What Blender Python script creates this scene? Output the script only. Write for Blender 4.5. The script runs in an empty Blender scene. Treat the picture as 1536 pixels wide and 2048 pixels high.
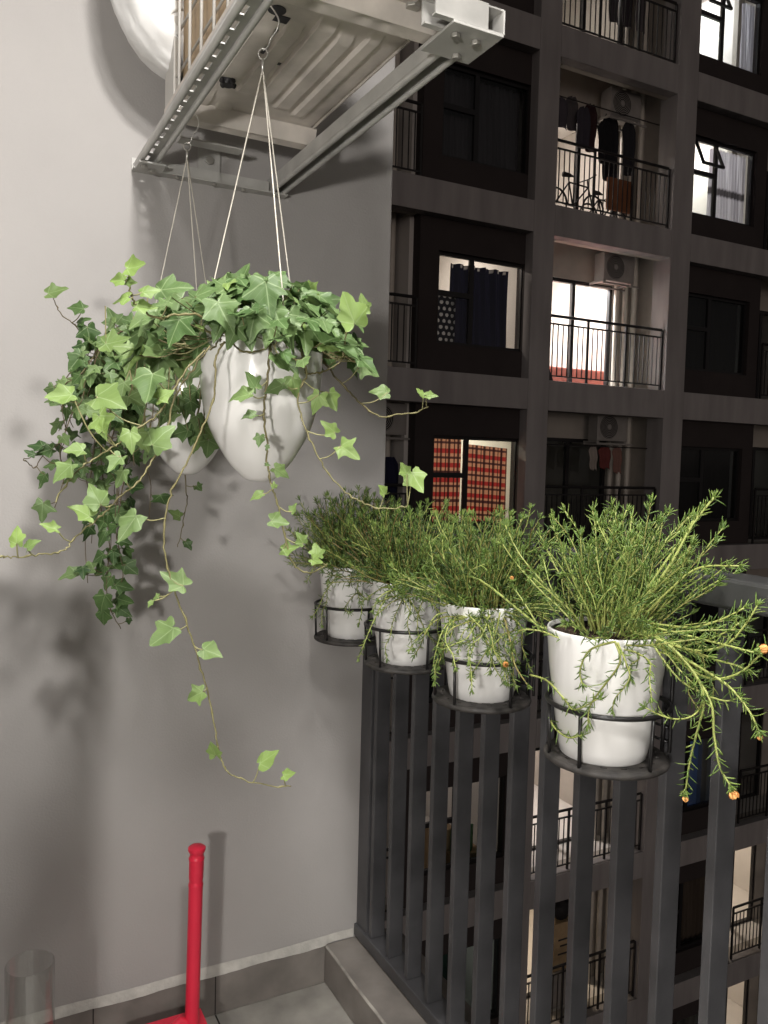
import bpy, bmesh, math, random
from mathutils import Vector, Matrix
from math import sin, cos, pi, radians, sqrt, atan2

# ------------------------------------------------------------------ camera
EYE = 1.6
F, YAW, PIT, ROL = 1637.0, radians(27.7), radians(3.38), radians(-1.44)
fw = Vector((sin(YAW) * cos(PIT), cos(YAW) * cos(PIT), -sin(PIT)))
r0 = Vector((cos(YAW), -sin(YAW), 0))
d0 = fw.cross(r0)
RT = r0 * cos(ROL) + d0 * sin(ROL)
DN = d0 * cos(ROL) - r0 * sin(ROL)
CAM = Vector((0, 0, EYE))
sc = bpy.context.scene
cam_d = bpy.data.cameras.new('camera')
cam = bpy.data.objects.new('camera', cam_d)
sc.collection.objects.link(cam)
cam_d.sensor_fit = 'VERTICAL'
cam_d.sensor_height = 24.0
cam_d.sensor_width = 18.0
cam_d.lens = 24.0 * F / 2048.0
cam_d.clip_start = 0.02
cam_d.clip_end = 500
m = Matrix.Identity(4)
for i in range(3):
    m[i][0] = RT[i]; m[i][1] = -DN[i]; m[i][2] = -fw[i]; m[i][3] = CAM[i]
cam.matrix_world = m
sc.camera = cam

def ray(x, y):
    return RT * ((x - 768) / F) + DN * ((y - 1024) / F) + fw
def onX(x, y, X):
    d = ray(x, y); return CAM + d * (X / d.x)
def onY(x, y, Y):
    d = ray(x, y); return CAM + d * (Y / d.y)

# ------------------------------------------------------------------ world and exposure
w = bpy.data.worlds.new('World'); sc.world = w; w.use_nodes = True
nt = w.node_tree
bg = nt.nodes['Background']
sky = nt.nodes.new('ShaderNodeTexSky'); sky.sky_type = 'NISHITA'; sky.sun_disc = False
sky.sun_elevation = radians(4); sky.sun_rotation = radians(200)
mx = nt.nodes.new('ShaderNodeMix'); mx.data_type = 'RGBA'; mx.blend_type = 'MULTIPLY'
mx.inputs[0].default_value = 1.0
hs = nt.nodes.new('ShaderNodeHueSaturation'); hs.inputs['Saturation'].default_value = 0.12
nt.links.new(sky.outputs[0], hs.inputs['Color'])
nt.links.new(hs.outputs[0], mx.inputs[6]); mx.inputs[7].default_value = (1.0, 0.90, 0.86, 1)
nt.links.new(mx.outputs[2], bg.inputs[0])
bg.inputs[1].default_value = 0.031
sc.view_settings.view_transform = 'Standard'
sc.view_settings.look = 'None'
sc.view_settings.exposure = 0.0
sc.view_settings.gamma = 1.0
try:
    sc.cycles.use_denoising = True
    sc.cycles.max_bounces = 8
    sc.cycles.transparent_max_bounces = 16
    sc.cycles.caustics_reflective = False
    sc.cycles.caustics_refractive = False
    sc.cycles.sample_clamp_indirect = 4
except Exception:
    pass
CEIL_LAMP = (0.40, 0.62, 3.12)      # round lamp under the balcony ceiling
CEIL_POWER = 490.0
CEIL_LAMP_B = (0.22, -0.15, 3.12)   # second round lamp, over the middle of the balcony
CEIL_POWER_B = 170.0
DOOR_LIGHT = (-1.075, -0.80, 1.62)    # added globe, stands in for room light through the balcony door
DOOR_POWER = 500.0
ROOM_POWER = 230.0

# ------------------------------------------------------------------ helpers
col = sc.collection
R = random.Random(7)

def mat(name, c, rough=.6, var=.12, scale=6, bump=0., bscale=40, metal=0., spec=.5, c2=None, stretch=None, detail=5):
    mt = bpy.data.materials.new(name); mt.use_nodes = True
    t = mt.node_tree; b = t.nodes['Principled BSDF']
    tc = t.nodes.new('ShaderNodeTexCoord'); src = tc.outputs['Object']
    if stretch:
        mp = t.nodes.new('ShaderNodeMapping'); mp.inputs['Scale'].default_value = stretch
        t.links.new(src, mp.inputs[0]); src = mp.outputs[0]
    n = t.nodes.new('ShaderNodeTexNoise'); n.inputs['Scale'].default_value = scale; n.inputs['Detail'].default_value = detail
    t.links.new(src, n.inputs['Vector'])
    rp = t.nodes.new('ShaderNodeValToRGB')
    lo = [min(1, x * (1 - var)) for x in c]; hi = [min(1, x * (1 + var)) for x in (c2 or c)]
    rp.color_ramp.elements[0].position = .3; rp.color_ramp.elements[1].position = .7
    rp.color_ramp.elements[0].color = (*lo, 1); rp.color_ramp.elements[1].color = (*hi, 1)
    t.links.new(n.outputs[0], rp.inputs[0]); t.links.new(rp.outputs[0], b.inputs['Base Color'])
    b.inputs['Roughness'].default_value = rough; b.inputs['Metallic'].default_value = metal
    b.inputs['Specular IOR Level'].default_value = spec
    if bump:
        n2 = t.nodes.new('ShaderNodeTexNoise'); n2.inputs['Scale'].default_value = bscale; n2.inputs['Detail'].default_value = 4
        t.links.new(src, n2.inputs['Vector'])
        bp = t.nodes.new('ShaderNodeBump'); bp.inputs['Strength'].default_value = bump; bp.inputs['Distance'].default_value = .01
        t.links.new(n2.outputs[0], bp.inputs['Height']); t.links.new(bp.outputs[0], b.inputs['Normal'])
    return mt

def emit(name, c, s):
    mt = bpy.data.materials.new(name); mt.use_nodes = True
    t = mt.node_tree; b = t.nodes['Principled BSDF']
    b.inputs['Base Color'].default_value = (.8, .8, .8, 1)
    b.inputs['Emission Color'].default_value = (*c, 1); b.inputs['Emission Strength'].default_value = s
    return mt

def glass(name, tint=(1, 1, 1), refl=.08, rough=.02):
    mt = bpy.data.materials.new(name); mt.use_nodes = True
    t = mt.node_tree; t.nodes.clear()
    o = t.nodes.new('ShaderNodeOutputMaterial'); mxs = t.nodes.new('ShaderNodeMixShader')
    tr = t.nodes.new('ShaderNodeBsdfTransparent'); tr.inputs[0].default_value = (*tint, 1)
    gl = t.nodes.new('ShaderNodeBsdfGlossy'); gl.inputs['Roughness'].default_value = rough
    fr = t.nodes.new('ShaderNodeLayerWeight'); fr.inputs[0].default_value = .5
    pw = t.nodes.new('ShaderNodeMath'); pw.operation = 'POWER'; pw.inputs[1].default_value = 4.5
    ad = t.nodes.new('ShaderNodeMath'); ad.operation = 'MULTIPLY_ADD'; ad.inputs[1].default_value = .75; ad.inputs[2].default_value = refl
    t.links.new(fr.outputs['Facing'], pw.inputs[0]); t.links.new(pw.outputs[0], ad.inputs[0]); ad.use_clamp = True
    t.links.new(ad.outputs[0], mxs.inputs[0]); t.links.new(tr.outputs[0], mxs.inputs[1]); t.links.new(gl.outputs[0], mxs.inputs[2])
    t.links.new(mxs.outputs[0], o.inputs[0])
    return mt

def cloth_mat(name, transl=.25, rough=.9):
    mt = bpy.data.materials.new(name); mt.use_nodes = True
    t = mt.node_tree; b = t.nodes['Principled BSDF']; out = t.nodes['Material Output']
    a = t.nodes.new('ShaderNodeAttribute'); a.attribute_name = 'Col'
    t.links.new(a.outputs['Color'], b.inputs['Base Color']); b.inputs['Roughness'].default_value = rough
    tl = t.nodes.new('ShaderNodeBsdfTranslucent'); t.links.new(a.outputs['Color'], tl.inputs[0])
    ms = t.nodes.new('ShaderNodeMixShader'); ms.inputs[0].default_value = transl
    t.links.new(b.outputs[0], ms.inputs[1]); t.links.new(tl.outputs[0], ms.inputs[2]); t.links.new(ms.outputs[0], out.inputs[0])
    return mt

def leaf_mat(name, ramp, transl, rough, veins, spec=.5, noise=25):
    mt = bpy.data.materials.new(name); mt.use_nodes = True
    t = mt.node_tree; L = t.links; b = t.nodes['Principled BSDF']; out = t.nodes['Material Output']
    a = t.nodes.new('ShaderNodeAttribute'); a.attribute_name = 'Col'
    sp = t.nodes.new('ShaderNodeSeparateColor'); L.new(a.outputs['Color'], sp.inputs[0])
    tc = t.nodes.new('ShaderNodeTexCoord')
    nz = t.nodes.new('ShaderNodeTexNoise'); nz.inputs['Scale'].default_value = noise; nz.inputs['Detail'].default_value = 4
    L.new(tc.outputs['Object'], nz.inputs['Vector'])
    ma = t.nodes.new('ShaderNodeMath'); ma.operation = 'MULTIPLY_ADD'; ma.inputs[1].default_value = .3; ma.inputs[2].default_value = -.15
    L.new(nz.outputs[0], ma.inputs[0])
    ad = t.nodes.new('ShaderNodeMath'); ad.operation = 'ADD'; L.new(sp.outputs[0], ad.inputs[0]); L.new(ma.outputs[0], ad.inputs[1])
    rp = t.nodes.new('ShaderNodeValToRGB'); L.new(ad.outputs[0], rp.inputs[0])
    el = rp.color_ramp.elements
    el[0].position = ramp[0][0]; el[0].color = (*ramp[0][1], 1); el[1].position = ramp[-1][0]; el[1].color = (*ramp[-1][1], 1)
    for p, c in ramp[1:-1]:
        e = el.new(p); e.color = (*c, 1)
    colr = rp.outputs[0]
    if veins:
        uv = t.nodes.new('ShaderNodeSeparateXYZ'); L.new(tc.outputs['UV'], uv.inputs[0])
        def mth(op, x, y=None, z=None):
            n = t.nodes.new('ShaderNodeMath'); n.operation = op
            for i, v in enumerate((x, y, z)):
                if v is None: continue
                if isinstance(v, (int, float)): n.inputs[i].default_value = v
                else: L.new(v, n.inputs[i])
            return n.outputs[0]
        ax = mth('ABSOLUTE', uv.outputs[0]); y = uv.outputs[1]
        tot = None
        for ang in (90, 28, -33):           # midrib, lateral veins, basal veins (mirrored by abs)
            c_, s_ = cos(radians(ang)), sin(radians(ang))
            dist = mth('ABSOLUTE', mth('SUBTRACT', mth('MULTIPLY', ax, s_), mth('MULTIPLY', y, c_)))
            along = mth('ADD', mth('MULTIPLY', ax, c_), mth('MULTIPLY', y, s_))
            v = mth('MULTIPLY', mth('LESS_THAN', dist, .016), mth('GREATER_THAN', along, 0.))
            tot = v if tot is None else mth('MAXIMUM', tot, v)
        # finer side veins off the midrib
        d2 = mth('ABSOLUTE', mth('SUBTRACT', mth('FRACT', mth('MULTIPLY', mth('SUBTRACT', y, mth('MULTIPLY', ax, .9)), 5.)), .5))
        v2 = mth('MULTIPLY', mth('LESS_THAN', d2, .05), .22)
        tot = mth('MAXIMUM', tot, v2)
        tot = mth('MULTIPLY', tot, .42)
        mxv = t.nodes.new('ShaderNodeMix'); mxv.data_type = 'RGBA'
        L.new(tot, mxv.inputs[0]); L.new(colr, mxv.inputs[6]); mxv.inputs[7].default_value = (.36, .46, .24, 1)
        colr = mxv.outputs[2]
    L.new(colr, b.inputs['Base Color']); b.inputs['Roughness'].default_value = rough; b.inputs['Specular IOR Level'].default_value = spec
    tl = t.nodes.new('ShaderNodeBsdfTranslucent'); L.new(colr, tl.inputs[0])
    ms = t.nodes.new('ShaderNodeMixShader'); ms.inputs[0].default_value = transl
    L.new(b.outputs[0], ms.inputs[1]); L.new(tl.outputs[0], ms.inputs[2]); L.new(ms.outputs[0], out.inputs[0])
    return mt

class MB:
    """collects geometry in world coordinates and links it as ONE mesh object"""
    def __init__(s): s.v = []; s.f = []; s.c = []; s.uv = []; s.has = False
    def add(s, vs, fs, c=None, uv=None):
        o = len(s.v)
        s.v += [tuple(v) for v in vs]; s.f += [tuple(i + o for i in f) for f in fs]
        if c is not None: s.has = True
        if c is None: c = (.5, .5, .5)
        s.c += [c if not isinstance(c, list) else c[i] for i in range(len(vs))] if not isinstance(c, list) else c
        s.uv += uv if uv else [(0, -9)] * len(vs)
        return s
    def box(s, x0, x1, y0, y1, z0, z1, c=None):
        v = [(x, y, z) for z in (z0, z1) for y in (y0, y1) for x in (x0, x1)]
        f = [(0, 2, 3, 1), (4, 5, 7, 6), (0, 1, 5, 4), (2, 6, 7, 3), (0, 4, 6, 2), (1, 3, 7, 5)]
        return s.add(v, f, c)
    def bar(s, a, b, wd, ht, up=(0, 0, 1)):
        a = Vector(a); b = Vector(b); d = (b - a).normalized(); u = Vector(up)
        sd = d.cross(u).normalized() * wd / 2; u2 = sd.cross(d).normalized() * ht / 2
        v = [p + i * sd + j * u2 for p in (a, b) for i, j in ((-1, -1), (1, -1), (1, 1), (-1, 1))]
        return s.add(v, [(0, 1, 2, 3), (7, 6, 5, 4), (0, 4, 5, 1), (1, 5, 6, 2), (2, 6, 7, 3), (3, 7, 4, 0)])
    def tube(s, pts, rad, n=6, c=None, cap=True):
        pts = [Vector(p) for p in pts]; k = len(pts)
        if not isinstance(rad, (list, tuple)): rad = [rad] * k
        vs = []; nrm = None
        for i, p in enumerate(pts):
            d = (pts[min(i + 1, k - 1)] - pts[max(i - 1, 0)])
            if d.length < 1e-9: d = Vector((0, 0, 1))
            d.normalize()
            if nrm is None:
                nrm = d.orthogonal().normalized()
            else:
                nrm = (nrm - d * nrm.dot(d))
                nrm = nrm.normalized() if nrm.length > 1e-6 else d.orthogonal().normalized()
            bn = d.cross(nrm)
            for j in range(n):
                a = 2 * pi * j / n
                vs.append(p + (nrm * cos(a) + bn * sin(a)) * rad[i])
        fs = [(i * n + j, i * n + (j + 1) % n, (i + 1) * n + (j + 1) % n, (i + 1) * n + j) for i in range(k - 1) for j in range(n)]
        if cap:
            fs.append(tuple(range(n - 1, -1, -1))); fs.append(tuple((k - 1) * n + j for j in range(n)))
        return s.add(vs, fs, c)
    def ring(s, cx, cy, z, r, t, n=40, m_=8):
        vs = []; 
        for i in range(n):
            a = 2 * pi * i / n
            for j in range(m_):
                b = 2 * pi * j / m_
                vs.append((cx + (r + t * cos(b)) * cos(a), cy + (r + t * cos(b)) * sin(a), z + t * sin(b)))
        fs = [(i * m_ + j, ((i + 1) % n) * m_ + j, ((i + 1) % n) * m_ + (j + 1) % m_, i * m_ + (j + 1) % m_) for i in range(n) for j in range(m_)]
        return s.add(vs, fs)
    def lathe(s, prof, cx, cy, n=48, c=None, close=False):
        vs = []; k = len(prof)
        for r, z in prof:
            for j in range(n):
                a = 2 * pi * j / n
                vs.append((cx + r * cos(a), cy + r * sin(a), z))
        fs = [(i * n + j, i * n + (j + 1) % n, (i + 1) * n + (j + 1) % n, (i + 1) * n + j) for i in range(k - 1) for j in range(n)]
        if close:
            fs.append(tuple(range(n - 1, -1, -1))); fs.append(tuple((k - 1) * n + j for j in range(n)))
        return s.add(vs, fs, c)
    def build(s, name, material, parent=None, loc=None, smooth=False, bevel=0):
        L = Vector(loc) if loc else Vector((0, 0, 0))
        org = L
        p = parent; base = Vector((0, 0, 0))
        while p is not None:
            base += p.location; p = p.parent
        off = base + (L if parent is None else Vector((0, 0, 0)))
        me = bpy.data.meshes.new(name)
        me.from_pydata([tuple(Vector(v) - off) for v in s.v], [], s.f)
        me.materials.append(material)
        if s.has:
            ca = me.color_attributes.new('Col', 'FLOAT_COLOR', 'POINT')
            ca.data.foreach_set('color', [x for c in s.c for x in (c[0], c[1], c[2], 1.0)])
            ul = me.uv_layers.new(name='UVMap')
            flat = []
            for lp in me.loops:
                flat += s.uv[lp.vertex_index]
            ul.data.foreach_set('uv', flat)
        if smooth:
            me.polygons.foreach_set('use_smooth', [True] * len(me.polygons))
        me.update()
        o = bpy.data.objects.new(name, me); col.objects.link(o)
        if parent is not None: o.parent = parent
        elif loc: o.location = L
        if smooth == 'auto':
            bm = bmesh.new(); bm.from_mesh(me)
            for e in bm.edges:
                if len(e.link_faces) == 2 and e.calc_face_angle(0) > radians(38): e.smooth = False
            bm.to_mesh(me); bm.free()
        if bevel:
            md = o.modifiers.new('edge', 'BEVEL'); md.width = bevel; md.segments = 2; md.limit_method = 'ANGLE'
        return o

def tag(o, label=None, cat=None, group=None, kind=None):
    if label: o['label'] = label
    if cat: o['category'] = cat
    if group: o['group'] = group
    if kind: o['kind'] = kind
    return o
def thing(name, loc, label, cat, group=None):
    o = bpy.data.objects.new(name, None); col.objects.link(o)
    o.empty_display_size = .05
    o.location = loc
    return tag(o, label, cat, group)
def copy_tree(o, parent=None):
    c = o.copy(); col.objects.link(c)
    if parent: c.parent = parent
    for ch in list(o.children): copy_tree(ch, c)
    return c
def cloth(mb, P, U, V, nu, nv, cf, wave=lambda u, v: 0., N=None):
    """grid sheet P + u*U + v*V, offset along N by wave(u,v); colour cf(u,v)"""
    P, U, V = Vector(P), Vector(U), Vector(V); N = Vector(N) if N else U.cross(V).normalized()
    vs = []; cs = []
    for j in range(nv + 1):
        for i in range(nu + 1):
            u, v = i / nu, j / nv
            vs.append(P + U * u + V * v + N * wave(u, v)); cs.append(cf(u, v))
    fs = [(j * (nu + 1) + i, j * (nu + 1) + i + 1, (j + 1) * (nu + 1) + i + 1, (j + 1) * (nu + 1) + i) for j in range(nv) for i in range(nu)]
    mb.add(vs, fs, cs, [(0, 0)] * len(vs))

# ------------------------------------------------------------------ materials
M = {}
M['paint'] = mat('grey_wall_paint', (.40, .38, .366), .75, .05, 2.2, .10, 170)
M['outer'] = mat('dark_grey_wall_paint', (.13, .125, .12), .8, .08, 3, .1, 170)
M['ceiling'] = mat('ceiling_paint', (.36, .35, .34), .8, .04, 3)
M['tile'] = mat('grey_brown_tile', (.205, .185, .167), .5, .24, 9, .05, 60)
M['floor'] = mat('worn_floor_tile', (.33, .315, .285), .5, .3, 7, .05, 60)
M['grout'] = mat('pale_sealant', (.5, .48, .44), .8, .2, 20, .3, 60)
M['oldgrout'] = mat('grimy_sealant', (.30, .28, .25), .85, .5, 14, .3, 60)
M['joint'] = mat('dark_joint', (.03, .027, .024), .9)
M['rail'] = mat('charcoal_powder_coat', (.060, .0590, .062), .42, .3, 9, .04, 180)
M['rail_top'] = mat('dusty_handrail', (.036, .036, .0355), .5, .4, 12, .05, 120)
M['wire'] = mat('black_wire', (.012, .011, .011), .38, .3, 40)
M['plate'] = mat('dusty_black_plate', (.035, .031, .028), .62, .75, 28, .1, 90)
M['pot'] = mat('white_ceramic', (.80, .785, .76), .14, .02, 4)
M['soil'] = mat('dark_soil', (.045, .028, .018), .95, .7, 90, .9, 160)
M['liner'] = mat('black_liner', (.014, .013, .013), .5)
M['cord'] = mat('cream_cord', (.62, .58, .50), .8, .1, 60)
M['hook'] = mat('steel_hook', (.6, .58, .54), .3, .1, 30, metal=.9)
M['bracket'] = mat('off_white_bracket', (.46, .45, .425), .42, .14, 14, .03, 120)
M['acpan'] = mat('dusty_base_pan', (.60, .55, .50), .5, .20, 11, .06, 60)
M['accase'] = mat('cream_casing', (.50, .48, .445), .45, .06, 6)
M['coil'] = mat('brown_coil_fins', (.50, .37, .23), .7, .15, 60, stretch=(1, 1, .1))
M['bag'] = mat('white_wrap', (.70, .69, .675), .95, .03, 6, .1, 30, spec=.05)
M['dark'] = mat('dark_rubber', (.02, .019, .021), .5)
M['bolt'] = mat('dull_bolt', (.40, .385, .35), .4, .2, 30, metal=.5)
M['red'] = mat('red_plastic', (.72, .024, .06), .4, .06, 8)
M['conc'] = mat('facade_grey_render', (.34, .318, .312), .85, .16, 1.6, .06, 30, stretch=(2.2, 2.2, .35))
M['panel'] = mat('facade_dark_render', (.040, .031, .030), .85, .12, 2, .05, 30)
M['inner'] = mat('cream_inner_paint', (.42, .385, .34), .8, .08, 3)
M['room'] = mat('room_white_paint', (.74, .71, .67), .8, .03, 3)
M['frame'] = mat('black_window_frame', (.018, .017, .018), .4, .1, 20)
M['iron'] = mat('black_balcony_iron', (.02, .018, .018), .5, .2, 20)
M['pane'] = glass('window_glass', (.88, .9, .9), .035)
M['vase'] = glass('clear_glass', (.955, .96, .955), .085)
M['pipe'] = mat('white_drain_pipe', (.62, .58, .51), .5, .08, 8)
M['ac2'] = mat('aged_condenser_case', (.31, .29, .27), .5, .1, 6)
M['black'] = mat('matt_black', (.012, .011, .012), .7)
M['cloth'] = cloth_mat('woven_cloth', .2)
M['sheer'] = cloth_mat('sheer_cloth', .6)
M['card'] = mat('brown_cardboard', (.42, .30, .17), .85, .12, 8)
M['bed'] = mat('red_bedding', (.42, .13, .10), .85, .15, 8)
M['asphalt'] = mat('asphalt', (.05, .05, .05), .9, .2, 2)
M['ivy'] = leaf_mat('ivy_leaf', [(0, (.026, .066, .018)), (.25, (.078, .145, .042)), (.5, (.140, .215, .080)), (.75, (.185, .275, .080)), (1, (.25, .365, .095))], .26, .52, True, spec=.4)
M['stem'] = leaf_mat('ivy_stem', [(0, (.07, .042, .022)), (.5, (.165, .145, .06)), (1, (.33, .32, .15))], .0, .6, False)
M['moss'] = leaf_mat('moss_rose_leaf', [(0, (.042, .088, .024)), (.5, (.150, .240, .050)), (1, (.38, .46, .12))], .15, .40, False, noise=60)
M['mstem'] = leaf_mat('moss_rose_stem', [(0, (.20, .13, .05)), (.5, (.33, .35, .10)), (1, (.46, .53, .16))], .1, .45, False, noise=60)
M['petal'] = mat('orange_petal', (.70, .26, .06), .6, .3, 200, c2=(.80, .42, .14))
M['bud'] = mat('pale_bud', (.45, .42, .16), .6, .3, 150)
M['lampw'] = emit('lamp_diffuser', (1.0, .972, .935), CEIL_POWER)
M['lampb'] = emit('lamp_diffuser_warm', (1.0, .972, .935), CEIL_POWER_B)
M['lampg'] = emit('lamp_globe', (1.0, .965, .92), DOOR_POWER)
M['roomlamp'] = emit('room_lamp', (1.0, .97, .92), ROOM_POWER)

# ------------------------------------------------------------------ our balcony
WY = 2.23          # face of the grey wall
KX = 1.0           # inner face of the kerb
XR = 1.11          # inner face of the railing bars
XE = 1.172         # free edge of the grey wall
CZ = 3.2
wall = thing('balcony_wall', (0, WY, 0), 'smooth warm grey painted wall at the end of the balcony, behind the ivy', 'wall')
MB().box(-1.3, XE, WY, WY + .2, -1.2, CZ).build('plaster', M['paint'], wall, bevel=.004)
sk = MB(); 
sk.box(-1.199, KX - .001, WY - .010, WY - .0005, 0.001, .122)
for xj in (-.62, -.31, .02, .318, .645):
    pass
sko = sk.build('skirting', M['tile'], wall, bevel=.0015)
jn = MB()
for xj in (-.31, .015, .32, .655):
    jn.box(xj, xj + .003, WY - .0108, WY - .0099, .002, .1215)
jn.build('joint', M['joint'], sko)
# uneven strip of sealant over the skirting
sl = MB(); vs = []; fs = []
N_ = 160
rr = random.Random(3)
for i in range(N_ + 1):
    x = -1.19 + (XE - .075 + 1.19) * i / N_
    lo = .1195 - .0015 * rr.random() - .002 * sin(i * .35)
    hi = .1435 + .002 * sin(i * .21) + .001 * rr.random()
    yb = WY - .0125 if x < KX else WY - .004
    vs += [(x, yb, lo), (x, WY - .0015, hi)]
for i in range(N_): fs.append((2 * i, 2 * i + 2, 2 * i + 3, 2 * i + 1))
sl.add(vs, fs).build('sealant', M['grout'], wall, smooth=True)

fl = MB().box(-1.3, 1.25, -2.2, WY + .2, -.2, 0)
tag(fl.build('floor', M['floor']), kind='structure')
jo = MB()
for xj in (-.9, -.31, .29, .655):
    jo.box(xj, xj + .004, -2.2, WY - .013, .0006, .0022)
for yj in (-1.6, -1.0, -.4, .2, .8, 1.4, 2.0):
    jo.box(-1.19, KX - .004, yj, yj + .004, .0026, .0042)
tag(jo.build('floor_joints', M['joint']), kind='structure')
kerb = thing('balcony_kerb', (1.1, 0, 0), 'low tiled kerb under the dark balcony railing', 'kerb')
MB().box(KX, 1.25, -2.2, WY - .002, .001, .118).build('kerb_core', M['tile'], kerb, bevel=.004)
e_ = MB(); vs = []; fs = []
for i in range(121):
    y = -2.2 + (WY - .014 + 2.2) * i / 120
    a = .004 * sin(i * .7) + .003 * rr.random()
    vs += [(KX - .0012, y, .113 + a * .5), (KX + .001, y, .1195), (KX + .004 + a * .4, y, .1192)]
for i in range(120):
    for k in (0, 1): fs.append((3 * i + k, 3 * i + k + 1, 3 * i + 3 + k + 1, 3 * i + 3 + k))
e_.add(vs, fs).build('edge_sealant', M['oldgrout'], kerb, smooth=True)
jk = MB()
for y in (-1.3, -.7, -.1, .5, 1.1, 1.66):
    jk.box(KX + .014, 1.2, y, y + .003, .1182, .1192)
jk.build('joint', M['grout'], kerb)
house = thing('house_wall', (-1.3, 0, 0), 'grey wall of the flat at the side of the balcony', 'wall')
MB().box(-1.4, -1.2, -2.2, WY - .001, .001, CZ - .001).build('plaster', M['outer'], house)
back = thing('end_wall', (0, -2.3, 0), 'grey wall at the far end of the balcony behind the viewer', 'wall')
MB().box(-1.4, 1.25, -2.4, -2.201, -1.2, CZ - .001).build('plaster', M['outer'], back)
tag(MB().box(-1.4, 1.25, -2.4, WY + .2, CZ, CZ + .2).build('ceiling', M['ceiling']), kind='structure')

# lamps that light the balcony
for (lx, ly, _), lr, lm, lb in ((CEIL_LAMP, .09, 'lampw', 'round white ceiling lamp nearer the grey wall'), (CEIL_LAMP_B, .165, 'lampb', 'round white ceiling lamp over the middle of the balcony')):
    lamp = thing('ceiling_lamp', (lx, ly, CZ), lb, 'lamp', 'ceiling lamps of the balcony')
    MB().lathe([(lr + .015, CZ - .03), (lr + .02, CZ - .001)], lx, ly, 32, close=True).build('base', M['accase'], lamp)
    zz = CZ - .031
    MB().lathe([(.001, zz - lr * .67), (lr * .44, zz - lr * .63), (lr * .72, zz - lr * .5), (lr * .93, zz - lr * .27), (lr, zz)], lx, ly, 24).build('diffuser', M[lm], lamp, smooth=True)
wl = thing('door_light', DOOR_LIGHT, 'small added globe on the side wall, standing in for room light from the door', 'lamp')
MB().box(-1.199, -1.17, DOOR_LIGHT[1] - .05, DOOR_LIGHT[1] + .05, DOOR_LIGHT[2] - .06, DOOR_LIGHT[2] + .06).build('base', M['accase'], wl, bevel=.006)
MB().lathe([(.09 * sin(pi * i / 12) + .0005, DOOR_LIGHT[2] - .09 * cos(pi * i / 12)) for i in range(13)], DOOR_LIGHT[0], DOOR_LIGHT[1], 24).build('globe', M['lampg'], wl, smooth=True)
blocker = thing('shadow_block', (-.4, 1.5, 0), 'tall grey block added out of view to shade the lower left of the grey wall', 'cabinet')  # unseen block, added to cast shade on the lower left wall
MB().box(-.9, -.11, 1.25, 1.72, .03, 1.36).build('body', M['bracket'], blocker, bevel=.02)
for x in (-.85, -.16):
    for y in (1.3, 1.67):
        MB().box(x - .02, x + .02, y - .02, y + .02, 0.001, .029).build('foot', M['dark'], blocker)

# railing
rail = thing('balcony_railing', (1.13, 1.0, .12), 'charcoal metal balcony railing with flat upright bars', 'railing')
Y0, Y1 = -2.19, WY - .001
MB().box(1.095, 1.185, Y0, Y1, 1.38, 1.43).build('handrail', M['rail_top'], rail, bevel=.006)
MB().box(1.10, 1.168, Y0, Y1, .125, .162).build('bottom_rail', M['rail'], rail, bevel=.003)
yb = 2.2375
MB().box(1.108, 1.168, WY - .07, WY - .002, .119, 1.379).build('post', M['rail'], rail, bevel=.002)
k = 1
while True:
    y = yb - .111 * k
    if y < -2.1: break
    MB().box(XR, XR + .045, y, y + .019, .163, 1.379).build('baluster', M['rail'], rail, bevel=.0015)
    k += 1
for y in (1.95, 1.0, .2, -.6, -1.4):
    MB().box(1.115, 1.16, y + .02, y + .06, .119, .124).build('foot', M['rail'], rail)

# air conditioner frame and unit
fr = thing('wall_bracket', (.62, WY, 2.36), 'off white slotted metal bracket frame bolted to the grey wall', 'bracket')
def slotted_rail(x0, x1, slots, side):
    b = MB(); ya, yb_ = (1.17 if slots else 1.262), WY - .002
    zt = 2.354 if slots else 2.378
    # web with real slots
    xs0, xs1 = x0 + .006, x1 - .006
    sx0, sx1 = (x0 + .016, x0 + .027)
    if slots:
        b.box(x0, sx0, ya, yb_, zt, zt + .003); b.box(sx1, x1, ya, yb_, zt, zt + .003)
        y = ya
        n = 19; st = (yb_ - ya) / n
        for i in range(n):
            b.box(sx0, sx1, ya + st * i, ya + st * i + st * .42, zt, zt + .003)
    else:
        b.box(x0, x1, ya, yb_, zt, zt + .003)
    b.box(x0, x0 + .003, ya, yb_, 2.345, zt); b.box(x1 - .003, x1, ya, yb_, 2.345, zt)
    # rolled lips
    b.tube([(x0 + .006, ya, 2.347), (x0 + .006, yb_, 2.347)], .0075, 10)
    b.tube([(x1 - .006, ya, 2.347), (x1 - .006, yb_, 2.347)], .0065, 10)
    return b
slotted_rail(.412, .462, True, 0).build('side_rail', M['bracket'], fr, smooth='auto')
slotted_rail(.776, .822, False, 1).build('side_rail', M['bracket'], fr, smooth='auto')
MB().box(.408, .826, WY - .034, WY - .001, 2.338, 2.342).box(.408, .826, WY - .005, WY - .001, 2.342, 2.372).box(.47, .77, WY - .034, WY - .030, 2.3425, 2.366).build('wall_rail', M['bracket'], fr)
MB().box(.735, .836, 1.195, 1.305, 2.3325, 2.3375).build('corner_plate', M['bracket'], fr, bevel=.001)
MB().box(.409, .475, 2.13, 2.19, 2.3325, 2.3373).build('corner_plate', M['bracket'], fr, bevel=.001)
fa = MB()       # open box channel across the front
ya, yb_, za, zb, xa, xb = 1.196, 1.243, 2.338, 2.381, .70, .838
fa.box(xa, .804, ya, ya + .003, za, zb).box(xb - .003, xb, ya, yb_ - .003, za, zb - .003).box(xa, xb, yb_ - .003, yb_, za, zb).box(xa, xb, ya + .003, yb_ - .003, zb - .003, zb)
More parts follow.
